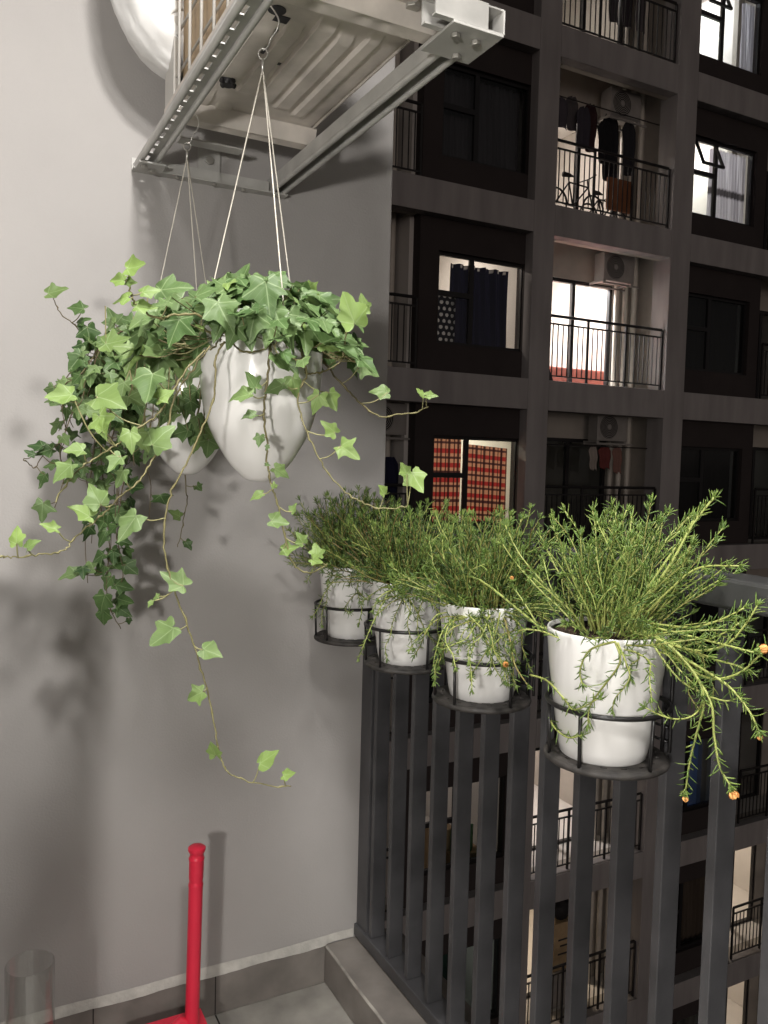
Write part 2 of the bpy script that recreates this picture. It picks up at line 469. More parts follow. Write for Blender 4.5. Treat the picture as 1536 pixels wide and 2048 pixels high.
fa.box(xa, xb, ya + .003, ya + .012, za, za + .003).box(xa, xb, yb_ - .012, yb_ - .003, za, za + .003)
fa.build('front_rail', M['bracket'], fr)
MB().box(.50, .66, 2.085, 2.125, 2.394, 2.398).box(.50, .504, 2.085, 2.125, 2.3985, 2.42).build('stay', M['bracket'], fr)
MB().box(.58, .64, WY - .008, WY - .0005, 2.315 + .06, 2.43).build('hanger_plate', M['bracket'], fr)
def hexbolt(x, y, z, r=.008, h=.007, par=None, ax='z'):
    b = MB(); vs = []
    for q in (0, 1):
        for i in range(6):
            a = pi / 3 * i + .3
            if ax == 'z': vs.append((x + r * cos(a), y + r * sin(a), z - h * q))
            else: vs.append((x + r * cos(a), y - h * q, z + r * sin(a)))
    fs = [(i, (i + 1) % 6, 6 + (i + 1) % 6, 6 + i) for i in range(6)] + [(5, 4, 3, 2, 1, 0), (6, 7, 8, 9, 10, 11)]
    b.add(vs, fs)
    b.build('bolt', M['bolt'], par, bevel=.001)
for x, y in ((.757, 1.225), (.80, 1.228), (.797, 1.285), (.425, 2.15), (.448, 2.172)):
    hexbolt(x, y, 2.3322, .0085, .008, fr)
for x, y in ((.52, 2.205), (.62, 2.207), (.70, 2.206), (.80, 2.207)):
    hexbolt(x, y, 2.3375, .007, .006, fr)
hexbolt(.61, WY - .0085, 2.40, .012, .008, fr, 'y')

ac = thing('air_conditioner', (.615, 1.65, 2.385), 'cream outdoor air conditioner unit seen from below on the wall bracket', 'air conditioner')
AX0, AX1, AY0, AY1, AZ0, AZ1 = .452, .79, 1.135, 2.05, 2.425, 2.83
cs = MB()
cs.box(AX0 + .002, AX1, AY0, AY0 + .003, AZ0 + .012, AZ1).box(AX1 - .003, AX1, AY0 + .003, AY1, AZ0 + .012, AZ1)
cs.box(AX0 + .002, AX1 - .003, AY1 - .003, AY1, AZ0 + .012, AZ1).box(AX0, AX1 + .002, AY0 - .002, AY1 + .002, AZ1, AZ1 + .012)
cs.box(AX0, AX0 + .012, AY1 - .09, AY1 - .003, AZ0 + .012, AZ1).box(AX0, AX0 + .012, AY0 + .003, AY0 + .05, AZ0 + .012, AZ1)
cs.build('casing', M['accase'], ac, bevel=.001)
MB().box(AX0 + .022, AX0 + .05, AY0 + .05, AY1 - .09, AZ0 + .012, AZ1 - .001).build('coil', M['coil'], ac)
gd = MB()
for i in range(8):
    y = AY1 - .135 - i * .094
    gd.tube([(AX0 + .002, y, AZ0 + .012), (AX0 + .002, y, AZ1 - .002)], .0036, 8)
for i in range(4):
    z = AZ0 + .055 + i * .094
    gd.tube([(AX0 + .008, AY0 + .05, z), (AX0 + .008, AY1 - .088, z)], .0030, 8)
gd.build('coil_guard', M['accase'], ac, smooth=True)
# base pan: sheet with long pressed ribs
NX, NY = 120, 90
def pan_h(u, v):
    h = 0.
    x = u * .338; y = v * (AY1 - AY0) - .1
    def rib(xc, y0, y1, w_, d):
        t = max(0., 1 - ((x - xc) / w_) ** 2)
        e = min(1., max(0., (y - y0) / .025)) * min(1., max(0., (y1 - y) / .025))
        return d * (min(1, t * 4.)) * e
    for xc, y0, y1, w_, d in ((.075, .30, .55, .022, .009), (.125, .27, .60, .018, .009), (.175, .22, .62, .020, .009), (.225, .25, .64, .017, .009), (.275, .22, .66, .014, .008), (.11, .68, .74, .02, .007), (.06, .62, .72, .012, .006), (.215, .70, .75, .03, .007), (.10, .03, .10, .03, .008), (.25, .04, .11, .03, .008), (.19, .17, .205, .05, .006)):
        h = max(h, rib(xc, y0, y1, w_, d))
    ed = min(u, 1 - u) * .338; ed2 = min(v, 1 - v) * .815
    e = min(ed, ed2)
    if e < .008: h = -.004 + 0 * h
    return -h
pm = MB()
cloth(pm, (AX0, AY0, AZ0), (.338, 0, 0), (0, AY1 - AY0, 0), NX, NY, lambda u, v: (.5, .5, .5), lambda u, v: pan_h(u, v), (0, 0, 1))
pm.box(AX0 - .001, AX0 + .001, AY0, AY1, AZ0 - .002, AZ0 + .013).box(AX1 - .001, AX1 + .002, AY0, AY1, AZ0 - .002, AZ0 + .013)
pm.box(AX0 + .001, AX1 - .001, AY0 - .002, AY0, AZ0 - .002, AZ0 + .013).box(AX0 + .001, AX1 - .001, AY1, AY1 + .002, AZ0 - .002, AZ0 + .013)
pano = pm.build('base_pan', M['acpan'], ac, smooth='auto')
for x, y, sx, sy in ((.545, 1.50, .014, .012), (.548, 1.545, .006, .006), (.565, 1.63, .013, .012), (.60, 1.665, .005, .005)):
    MB().box(x - sx, x + sx, y - sy, y + sy, AZ0 - .0012, AZ0 - .0005).build('drain_hole', M['dark'], pano)
MB().lathe([(.017, AZ0 - .0015), (.017, AZ0 - .0005)], .527, 1.475, 20, close=True).build('drain_hole', M['dark'], pano)
kb = MB()
kb.lathe([(.013, AZ0 - .018), (.015, AZ0 - .012), (.015, AZ0 - .0016)], .527, 1.78, 16, close=True)
for i in range(4):
    a = i * pi / 2 + .4
    kb.tube([(.527, 1.78, AZ0 - .012), (.527 + .019 * cos(a), 1.78 + .019 * sin(a), AZ0 - .012)], .006, 8)
kb.build('drain_plug', M['dark'], ac, smooth='auto')
for y0 in (1.36, 1.965):
    ft = MB(); vs = []; fs = []
    n = 60
    prof = [(-.034, .0395), (-.031, .038), (-.024, .012), (-.018, .002), (.018, .002), (.024, .012), (.031, .038), (.034, .0395)]
    prof[4:4] = [(-.011, .002), (-.004, .002), (.004, .002), (.011, .002)]
    for i in range(n + 1):
        x = .462 + (.800 - .462) * i / n
        dim = sum(.008 * math.exp(-((x - xc) / .016) ** 2) for xc in (.56, .65, .69))
        fl_ = 1.
        for (a, h) in prof:
            hh = h + (dim * .7 if abs(a) < .006 else (dim * .25 if abs(a) < .012 else 0))
            vs.append((x, y0 + a * fl_, 2.386 + hh - .0015))
    q = len(prof)
    for i in range(n):
        for j in range(q - 1): fs.append((i * q + j, i * q + j + 1, (i + 1) * q + j + 1, (i + 1) * q + j))
    fs.append(tuple(range(q))); fs.append(tuple(n * q + j for j in range(q - 1, -1, -1)))
    ft.add(vs, fs).build('foot_channel', M['acpan'], ac, smooth='auto')
hexbolt(.728, 1.325, AZ0 - .001, .014, .012, ac)
for x, y in ((.79, 1.37), (.795, 1.975), (.455, 1.97), (.455, 1.37)):
    hexbolt(x, y, 2.3815, .007, .012, ac)

# white wrapped duct that runs up behind the unit
du = MB(); vs = []; fs = []
path = [Vector(p) for p in ((.56, 2.04, 2.57), (.49, 2.04, 2.585), (.44, 2.04, 2.62), (.41, 2.035, 2.68), (.40, 2.03, 2.76), (.395, 2.02, 2.9), (.39, 2.01, 3.199))]
rads = [.05, .078, .085, .087, .087, .085, .08]
nn = 56; steps = 50
from mathutils import noise as mnoise
pv = None
for i in range(steps + 1):
    t = i / steps * (len(path) - 1); a = min(int(t), len(path) - 2); f_ = t - a
    p = path[a].lerp(path[a + 1], f_); rd = rads[a] * (1 - f_) + rads[a + 1] * f_
    d = (path[a + 1] - path[a]).normalized()
    nx = Vector((0, 1, 0)); nx = (nx - d * d.dot(nx)).normalized(); ny = d.cross(nx)
    for j in range(nn):
        b = 2 * pi * j / nn
        wr = .005 * sin(j * 3.1 + i * .28) * mnoise.noise(Vector((j * .3, i * .12, 1))) + .006 * mnoise.noise(Vector((cos(b) * 2, sin(b) * 2, i * .1))) + .0035 * sin(b * 7 + i * .14) + (.0022 * abs(sin(b * 9 + .5 * sin(i * .2) + 1.5 * mnoise.noise(Vector((b, i * .08, 4))))))
        vs.append(p + (nx * cos(b) + ny * sin(b)) * (rd + wr))
for i in range(steps):
    for j in range(nn): fs.append((i * nn + j, i * nn + (j + 1) % nn, (i + 1) * nn + (j + 1) % nn, (i + 1) * nn + j))
du.add(vs, fs)
tag(du.build('duct', M['bag'], loc=(.38, 1.93, 3.199), smooth=True), 'white fabric wrapped duct bulging down beside the air conditioner unit', 'duct')

# long handled dustpan, vase
dp = thing('dustpan', (.52, 2.04, 0), 'red plastic long handled dustpan standing by the grey wall', 'dustpan')
top = onY(394, 1690, 2.035); bot = Vector(onY(384, 2040, 2.035)); bot = top + (bot - top) * 1.0
dirh = (bot - top).normalized(); L_ = (bot - top).length
st_ = [(0, .0005), (.002, .0125), (.006, .0165), (.013, .0165), (.018, .0145), (.021, .0130), (.030, .0132), (.033, .0148), (.036, .0148), (.04, .0140), (.085, .0136), (.092, .0128), (.098, .0128), (.102, .0140), (.106, .0140), (.112, .0134), (L_ + .02, .0132)]
hd = MB().tube([top + dirh * a for a, r in st_], [r * 1.36 for a, r in st_], 24, cap=True)
hd.build('handle', M['red'], dp, smooth='auto')
zb_ = bot.z
px_, py_ = bot.x, bot.y
pn = MB()
pn.tube([(px_ + .004, py_, zb_ - .02), (px_ - .03, py_, zb_ + .006), (px_ - .085, py_ - .01, zb_ - .012)], [.017, .013, .009], 14)
hz = max(zb_ - .02, .04)
prof = [(-.115, .0), (-.11, .07), (-.02, .085), (.05, .07), (.055, 0)]
W_ = .125
vs = []; fs = []
# scoop: floor plate, back and two sides
pn.box(px_ - .19, px_ + .04, py_ - .17, py_ + .06, .004, .009)
pn.box(px_ - .19, px_ + .04, py_ + .06, py_ + .065, .004, hz)
pn.box(px_ - .195, px_ - .19, py_ - .17, py_ + .065, .004, hz * .8); pn.box(px_ + .04, px_ + .045, py_ - .17, py_ + .065, .004, hz * .8)
pn.box(px_ - .19, px_ + .04, py_ + .0, py_ + .06, hz - .004, hz)
pn.tube([(px_ - .0, py_ + .03, hz - .002), (px_, py_, zb_ + .004)], .016, 14)
pn.build('pan', M['red'], dp, smooth='auto')
gv = MB(); gc = onY(60, 2040, 1.94); gx, gy = gc.x, 1.94
gtop = onY(62, 1925, 1.94).z; gr = .0525
pr = [(.0005, .004), (gr - .004, .004), (gr, .010), (gr, gtop - .003), (gr - .001, gtop), (gr - .0025, gtop - .001), (gr - .003, gtop - .004), (gr - .003, .020), (gr - .006, .016), (.0005, .015)]
tag(gv.lathe(pr, gx, gy, 48).build('glass_vase', M['vase'], loc=(gx, gy, .001), smooth='auto'), 'clear glass cylinder vase on the floor left of the red dustpan', 'vase')

# ------------------------------------------------------------------ hanging pots
LEFT = Vector((-.885, .465, 0)).normalized()
def hang_pot(cx, cy, zt, label, hx, hy):
    t = thing('hanging_pot', (cx, cy, 1.565), label, 'hanging pot', 'white hanging pots under the bracket')
    pr = [(.0005, 1.5625), (.016, 1.564), (.030, 1.571), (.052, 1.5935), (.070, 1.621), (.0865, 1.652), (.098, 1.690), (.1045, 1.735), (.107, 1.785), (.1075, 1.838), (.1065, 1.842), (.104, 1.840), (.103, 1.785), (.099, 1.72), (.092, 1.69)]
    # smooth the profile
    out = []
    for i in range(len(pr) - 1):
        p0 = pr[max(i - 1, 0)]; p1 = pr[i]; p2 = pr[i + 1]; p3 = pr[min(i + 2, len(pr) - 1)]
        for s in range(4):
            u = s / 4
            out.append(tuple(.5 * ((2 * p1[c]) + (-p0[c] + p2[c]) * u + (2 * p0[c] - 5 * p1[c] + 4 * p2[c] - p3[c]) * u * u + (-p0[c] + 3 * p1[c] - 3 * p2[c] + p3[c]) * u ** 3) for c in (0, 1)))
    out.append(pr[-1]); out = [(max(.0004, a), b) for a, b in out]
    MB().lathe(out, cx, cy, 72).build('shell', M['pot'], t, smooth=True)
    MB().lathe([(.0005, 1.80), (.07, 1.803), (.1025, 1.80)], cx, cy, 40).build('soil', M['soil'], t)
    jx, jy, jz = hx, hy, zt
    a0 = atan2(LEFT.y, LEFT.x)
    for q in range(3):
        a = a0 + q * 2 * pi / 3
        e = Vector((cx + .100 * cos(a), cy + .100 * sin(a), 1.838)); s_ = Vector((jx, jy, jz))
        MB().tube([s_, e, e + Vector((.006 * cos(a), .006 * sin(a), -.018))], .0011, 6).build('cord', M['cord'], t)
    hk = MB()
    pts = []
    for i in range(13):     # hook over the rail lip
        b = pi * i / 12
        pts.append((hx + .011 - .016 + .016 * cos(b) * 1., hy, 2.372 + .016 * sin(b)))
    RTn = Vector((.885, -.465, 0))
    q0 = Vector((hx, hy, zt))
    sp = [q0 + Vector((0, 0, .03)), q0 + RTn * .008 + Vector((0, 0, .036)), q0 + RTn * .013 + Vector((0, 0, .05)), q0 + RTn * .022 + Vector((0, 0, .062)), q0 + RTn * .026 + Vector((0, 0, .078)), q0 + RTn * .018 + Vector((0, 0, .095)), Vector((.458, hy, 2.395)), Vector((.452, hy, 2.388))]
    hk.tube(smooth_path(sp, 6), .0014, 8)
    # ring
    rg = [q0 + RTn * (.008 * cos(2 * pi * i / 16)) + Vector((0, 0, .024 + .009 * sin(2 * pi * i / 16))) for i in range(17)]
    hk.tube(rg, .0013, 6)
    hk.tube([q0 + Vector((0, 0, .016)), q0 + Vector((0, 0, .008)), q0 - Vector((0, 0, .008))], [.0022, .003, .0022], 8)
    hk.build('hook', M['hook'], t, smooth=True)
    return t
def smooth_path(p, sub=5):
    p = [Vector(x) for x in p]; out = []
    for i in range(len(p) - 1):
        a, b, c, d = p[max(i - 1, 0)], p[i], p[i + 1], p[min(i + 2, len(p) - 1)]
        for s in range(sub):
            u = s / sub
            out.append(.5 * ((2 * b) + (c - a) * u + (2 * a - 5 * b + 4 * c - d) * u * u + (3 * b - a - 3 * c + d) * u ** 3))
    out.append(p[-1]); return out
P1 = (.475, 1.38); P2 = (.48, 1.91)
hang_pot(P1[0], P1[1], 2.268, 'white egg shaped hanging pot in front, full face in view under the ivy', .469, 1.379)
hang_pot(P2[0], P2[1], 2.285, 'white egg shaped hanging pot nearer the wall, half hidden by ivy', .472, 1.907)

# ------------------------------------------------------------------ ivy
OUTL = [(0, 0), (.09, -.13), (.22, -.21), (.335, -.20), (.365, -.08), (.345, .05), (.42, .13), (.56, .25), (.635, .36), (.50, .40), (.34, .425), (.26, .50), (.215, .66), (.12, .86), (0, 1.02)]
ROUND = [(0, 0), (.12, -.10), (.27, -.14), (.38, -.09), (.44, .0), (.47, .1), (.48, .19), (.475, .28), (.46, .36), (.42, .45), (.36, .55), (.30, .64), (.22, .75), (.12, .87), (0, .98)]
def leaf(mb, base, u, n, s, age, lob, rnd):
    base = Vector(base); u = Vector(u).normalized(); n = Vector(n); n = (n - u * n.dot(u))
    if n.length < 1e-4: n = u.orthogonal()
    n.normalize(); x = u.cross(n)
    half = [(a[0] * lob + b[0] * (1 - lob), a[1] * lob + b[1] * (1 - lob)) for a, b in zip(OUTL, ROUND)]
    pts = half + [(-a, b) for a, b in half[-2:0:-1]]
    pts = [(a + rnd.gauss(0, .018), b + rnd.gauss(0, .018)) for a, b in pts]; ka = rnd.uniform(.84, 1.12)
    pts = [(a * (ka if a > 0 else 2 - ka), b) for a, b in pts]
    fold = rnd.uniform(.0, .38); curl = rnd.uniform(-.15, .55); wob = rnd.uniform(0, 6.28); tw = rnd.uniform(-.2, .2)
    sx = rnd.uniform(.78, 1.06)
    def pos(px, py, edge):
        h = fold * abs(px) - curl * (py * py * .6 + px * px * .5) + (.05 * sin(wob + 5 * px + 7 * py) + .03 * sin(2 * wob + 11 * px - 4 * py)) * edge + tw * px * py
        return base + s * (x * px * sx + u * py + n * h)
    vs = []; uv = []
    c = (0, .12)
    vs.append(pos(*c, 0)); uv.append(c)
    for k in (.5, 1.):
        for (a, b) in pts:
            q = (c[0] + (a - c[0]) * k, c[1] + (b - c[1]) * k); vs.append(pos(q[0], q[1], k)); uv.append(q)
    N = len(pts); fs = []
    for i in range(N):
        j = (i + 1) % N
        fs.append((0, 1 + i, 1 + j)); fs.append((1 + i, 1 + N + i, 1 + N + j, 1 + j))
    mb.add(vs, fs, (age, rnd.random(), 0), uv)

class Ivy:
    def __init__(s, root, seed):
        s.root = root; s.r = random.Random(seed); s.leaves = MB(); s.stems = MB()
    def petiole(s, a, b, age, rad=.0011):
        a = Vector(a); b = Vector(b); m_ = (a + b) / 2 + Vector((0, 0, -.15 * (b - a).length))
        pts = smooth_path([a, m_, b], 4)
        s.stems.tube(pts, [rad * 1.15 - rad * .35 * i / len(pts) for i in range(len(pts))], 5, (age, 0, 0), cap=False)
def trace(pts, Ya, Yb):
    n = len(pts)
    return [Vector(onY(p[0], p[1], p[2] if len(p) > 2 else Ya + (Yb - Ya) * i / max(1, n - 1))) for i, p in enumerate(pts)]
def vine(iv, pts, Ya, Yb, leaves, r0_=.0021, r1_=.0011, a0=.45, a1=.75):
    p = smooth_path(trace(pts, Ya, Yb), 6); n = len(p)
    for q in p[3:]:
        q += Vector((iv.r.gauss(0, .0009), iv.r.gauss(0, .0009), iv.r.gauss(0, .0009)))
    cs = []
    for i in range(n): cs += [(a0 + (a1 - a0) * i / n, 0, 0)] * 6
    st = MB(); st.tube(p, [r0_ + (r1_ - r0_) * i / n + (.0007 if i % 9 == 0 and i else 0) for i in range(n)], 6, cs)
    lv = MB()
    for L in leaves:
        lx, ly, sz, ang, age = L[:5]; lob = L[5] if len(L) > 5 else iv.r.uniform(.45, 1)
        # nearest vine point in the picture plane gives the depth the leaf hangs at
        best = None
        for i, q in enumerate(p):
            v = q - CAM; dz = v.dot(fw); X = 768 + F * v.dot(RT) / dz; Y = 1024 + F * v.dot(DN) / dz
            d = (X - lx) ** 2 + (Y - ly) ** 2
            if best is None or d < best[0]: best = (d, i, dz)
        q = p[best[1]]; dz = best[2]
        Yl = q.y - iv.r.uniform(.0, .02)
        c = Vector(onY(lx, ly, Yl)); s = sz / F * dz * .93
        a = radians(ang); u = RT * cos(a) - DN * sin(a) - fw * iv.r.uniform(-.25, .6)
        u.normalize()
        nrm = -fw * 1.0 + Vector((0, 0, iv.r.uniform(.3, 1.1))) + RT * iv.r.uniform(-.5, .4)
        base = c - u * s * .38
        leaf(lv, base, u, nrm, s * iv.r.uniform(.86, 1.04), age, lob, iv.r)
        j = max(0, best[1] - 1)
        m_ = (p[j] + base) / 2 + Vector((0, 0, -.12 * (p[j] - base).length))
        pp = smooth_path([p[j], m_, base], 4)
        st.tube(pp, .0010, 5, (min(1, a1 + .1), 0, 0), cap=False)
    v = st.build('vine', M['stem'], iv.root, smooth=True)
    if leaves: lv.build('leaves', M['ivy'], v, smooth=True)

iv1 = Ivy(thing('ivy', (P1[0], P1[1], 1.80), 'bushy ivy of grey green leaves in the front hanging pot, with long pale trailing vines', 'ivy'), 11)
rd = iv1.r
def crown(iv, c, n, rx, top, low, bias, amin, amax, smin, smax, avoid=None, up=1.0):
    for i in range(n):
        ph = rd.uniform(0, 2 * pi); rr_ = sqrt(rd.uniform(.0, 1.)) * rx * rd.uniform(.85, 1.12)
        t = min(1, rr_ / rx)
        o = Vector((cos(ph) * rr_, sin(ph) * rr_, 0)) + bias * (t * rd.uniform(.3, 1.))
        z = top - (top - low) * t ** 2.1 * rd.uniform(.75, 1.05) - rd.uniform(0, .055) * (1 - .3 * t)
        p = Vector((c[0], c[1], z)) + o
        if p.y > WY - .035: p.y = WY - .035 - rd.uniform(0, .03)
        out = Vector((cos(ph), sin(ph), 0))
        nrm = Vector((0, 0, 1)) * up * rd.uniform(.6, 1.3) + out * t * .55 + Vector((-.1, -.75, 0)) * rd.uniform(.2, 1.0) + Vector((rd.gauss(0, .55), rd.gauss(0, .55), rd.gauss(0, .35)))
        u = out * (.4 + t) + Vector((0, -.35, -.25 - .7 * t)) + Vector((rd.gauss(0, .5), rd.gauss(0, .5), rd.gauss(0, .35)))
        s = rd.uniform(smin, smax) * (1 if rd.random() > .08 else 1.2)
        age = rd.uniform(amin, amax) if rd.random() > .12 else rd.uniform(.65, .95)
        if age > .6: s *= .75
        leaf(iv.leaves, p, u, nrm, s, age, rd.uniform(.6, 1), rd)
        b = Vector((c[0], c[1], 1.80)) + Vector((o.x * .55, o.y * .55, 0))
        b.z = max(1.80, min(p.z - .02, 1.86))
        iv.petiole(b, p, rd.uniform(.3, .9))
crown(iv1, P1, 215, .185, 1.922, 1.795, LEFT * .03, .16, .60, .028, .054)
# a big grey leaf on the near side and its neighbours
for x, y, sz, ang, age, Y in ((535, 592, 82, -82, .30, 1.25), (448, 628, 74, -60, .42, 1.24), (505, 650, 66, -100, .44, 1.24), (585, 650, 62, -70, .36, 1.25), (345, 575, 66, 10, .36, 1.28), (410, 585, 58, 20, .36, 1.28), (480, 560, 60, 60, .34, 1.33), (560, 560, 55, -20, .30, 1.33), (620, 600, 56, -40, .30, 1.3), (350, 660, 62, -110, .22, 1.26), (650, 620, 60, -50, .3, 1.34), (670, 665, 58, -60, .3, 1.34), (615, 690, 50, -20, .5, 1.27), (462, 560, 44, 20, .5, 1.34), (498, 668, 56, -78, .36, 1.245), (537, 672, 50, -100, .46, 1.245), (466, 672, 52, -112, .40, 1.245), (568, 668, 50, -60, .34, 1.25), (600, 672, 48, -75, .3, 1.26), (515, 640, 58, -95, .28, 1.245), (555, 635, 54, -70, .4, 1.25), (440, 655, 52, -120, .32, 1.25)):
    c = Vector(onY(x, y, Y)); dz = (c - CAM).dot(fw); s = sz / F * dz
    a = radians(ang); u = RT * cos(a) - DN * sin(a) - fw * .15
    leaf(iv1.leaves, c - u * s * .38, u, -fw + Vector((0, 0, .75)) + RT * rd.uniform(-.2, .2), s, age, rd.uniform(.85, 1), rd)
    iv1.petiole((P1[0] + rd.uniform(-.06, .06), P1[1] - .05, 1.84), c - u * s * .38, .5)
for x, y, sz, ang, age, Y in ((375, 812, 50, -95, .34, 1.62), (388, 862, 52, -100, .30, 1.62), (360, 866, 44, 200, .3, 1.62), (414, 862, 42, -60, .42, 1.6), (363, 716, 84, -88, .62, 1.5), (406, 728, 62, 235, .5, 1.38), (318, 728, 66, -100, .5, 1.5), (265, 714, 58, 250, .72, 1.45), (232, 684, 56, 10, .7, 1.5), (300, 690, 50, -70, .45, 1.5), (340, 690, 56, -120, .3, 1.45), (396, 690, 52, -100, .3, 1.35), (285, 880, 44, -60, .7, 1.5), (330, 815, 46, -100, .35, 1.6), (245, 780, 40, -100, .55, 1.55), (270, 800, 40, -30, .6, 1.5)):
    c = Vector(onY(x, y, Y)); dz = (c - CAM).dot(fw); s = sz / F * dz
    a = radians(ang); u = RT * cos(a) - DN * sin(a) - fw * rd.uniform(-.2, .3)
    leaf(iv1.leaves, c - u * s * .38, u, -fw + Vector((0, 0, rd.uniform(.2, .9))) + RT * rd.uniform(-.4, .4), s, age, rd.uniform(.75, 1), rd)
    b_ = c - u * s * .38
    iv1.petiole(b_ + Vector((rd.uniform(-.02, .02), .01, rd.uniform(.05, .09))), b_, .6)
for q in range(26):
    t = rd.random(); x = 270 + 165 * rd.random(); y = 700 + 190 * t; Y = 1.66 - .1 * t
    c = Vector(onY(x, y, Y)); s = rd.uniform(.028, .045); a = radians(rd.uniform(-150, -40)); u = RT * cos(a) - DN * sin(a) - fw * rd.uniform(-.3, .5)
    leaf(iv1.leaves, c, u, -fw + Vector((0, 0, rd.uniform(.1, 1.))) + RT * rd.uniform(-.6, .6), s, rd.uniform(.2, .75), rd.uniform(.5, 1), rd)
    iv1.petiole(c + Vector((rd.uniform(-.015, .015), .012, rd.uniform(.03, .07))), c, .5)
# small loops of stem over the rim
for pts in (((440, 690), (470, 672), (462, 640)), ((455, 668), (480, 700), (520, 702), (548, 680), (556, 640)), ((420, 700), (440, 680), (450, 650)), ((600, 690), (610, 730), (613, 747), (640, 745), (675, 728), (690, 700), (695, 655)), ((690, 712), (712, 726), (722, 728))):
    vine(iv1, pts, 1.27, 1.27, [], .0016, .0013, .35, .5)
vine(iv1, [(449, 683), (434, 712), (430, 753), (426, 804), (402, 863), (375, 921), (348, 972), (332, 1027), (328, 1078), (336, 1136), (356, 1200), (383, 1272), (402, 1338), (418, 1395), (429, 1452), (436, 1490), (443, 1521), (458, 1547), (481, 1556), (538, 1571), (582, 1571)], 1.26, 1.20,
     [(347, 1160, 66, 150, .62), (328, 1270, 62, 215, .58, .6), (422, 1304, 50, -15, .62, .3), (392, 1390, 40, 205, .66), (428, 1500, 40, 100, .85), (534, 1516, 54, 40, .86, 0.), (578, 1549, 34, 10, .92, .4), (258, 1050, 64, 235, .58), (300, 1208, 20, 240, .7), (312, 1195, 16, 200, .7)], .0016, .0010, .4, .7)
vine(iv1, [(420, 692), (385, 740), (351, 790), (335, 850), (316, 898), (297, 935), (277, 964), (246, 988), (222, 1012), (199, 1035), (160, 1066), (137, 1093), (117, 1105), (78, 1109), (31, 1115), (0, 1113), (-30, 1118)], 1.25, 1.14,
     [(32, 1072, 46, 100, .92, .5), (64, 1088, 38, 40, .66, .4), (98, 1054, 42, 160, .95, .8), (162, 1024, 54, 150, .85), (190, 990, 60, 120, .62), (318, 874, 60, 50, .6), (240, 955, 44, 240, .55)], .0015, .0010, .4, .75)
vine(iv1, [(410, 700), (372, 740), (344, 785), (320, 822), (297, 843), (250, 875), (219, 900), (184, 920), (156, 941), (129, 972), (110, 1003)], 1.24, 1.15,
     [(118, 792, 66, 190, .80, .5), (212, 798, 76, -15, .72, .5), (203, 850, 62, -70, .86), (205, 850, 34, 90, .95, .4), (128, 942, 52, 225, .60), (232, 926, 46, 240, .6), (150, 900, 42, 180, .7), (262, 880, 54, -80, .75), (300, 770, 78, -95, .40), (330, 790, 44, 30, .85)], .0015, .0010, .4, .7)
vine(iv1, [(600, 690), (613, 747), (596, 788), (603, 835), (610, 856), (630, 900), (657, 947), (691, 984), (718, 1003), (752, 1015), (786, 1017), (817, 1013)], 1.26, 1.17,
     [(632, 806, 52, -110, .78), (664, 800, 48, -70, .80), (660, 856, 40, 140, .82, .7), (694, 900, 52, -35, .84), (764, 981, 26, 120, .92, .2), (834, 962, 58, -60, .92), (808, 938, 34, 120, .85, .5), (548, 776, 56, 200, .48), (578, 732, 52, -40, .42), (590, 770, 44, -70, .6)], .0015, .0010, .45, .75)
vine(iv1, [(640, 715), (674, 757), (705, 791), (739, 822), (769, 834), (790, 829), (830, 825), (855, 814)], 1.36, 1.30,
     [(760, 782, 46, 170, .62), (841, 785, 22, 140, .9, .6), (861, 790, 26, 0, .8, .6), (735, 738, 46, -30, .5), (700, 700, 52, -95, .3)], .0018, .0011, .3, .6)
vine(iv1, [(539, 673), (537, 737), (529, 801), (529, 839), (532, 880), (534, 917), (539, 954), (549, 988), (559, 1022), (569, 1069), (582, 1116), (598, 1138), (621, 1145), (656, 1128)], 1.255, 1.26,
     [(503, 762, 46, 115, .45), (482, 792, 52, 190, .62, .5), (498, 834, 36, 200, .5, .4), (519, 882, 30, 260, .4), (562, 945, 40, -35, .6), (514, 992, 34, 200, .75, .2), (557, 1045, 42, -10, .62, .6), (588, 1016, 26, 60, .7), (580, 1097, 42, 10, .78), (601, 1078, 30, 120, .7), (633, 1100, 36, 100, .88), (633, 1122, 34, -20, .9), (548, 970, 16, 90, .8), (534, 895, 14, 250, .5), (534, 930, 14, 0, .5)], .0019, .0012, .3, .75)
vine(iv1, [(420, 640), (390, 628), (350, 630), (320, 636), (289, 624), (270, 605), (262, 590), (258, 562), (258, 545)], 1.27, 1.22,
     [(272, 534, 58, 5, .95, .5), (236, 560, 40, 170, .9, .5), (243, 597, 42, 190, .9, .5), (290, 612, 50, 10, .84), (262, 563, 26, 0, .8), (300, 580, 46, 20, .8), (320, 610, 48, 200, .5)], .0019, .0012, .45, .8)
vine(iv1, [(640, 690), (680, 715), (690, 690), (692, 655), (700, 640)], 1.25, 1.22,
     [(700, 622, 76, 110, .92, .4), (726, 610, 40, 100, .82), (645, 660, 60, -30, .7), (655, 690, 52, -20, .78)], .0015, .0010, .4, .75)
iv1.leaves.build('foliage', M['ivy'], iv1.root, smooth=True)
iv1.stems.build('stems', M['stem'], iv1.root, smooth=True)

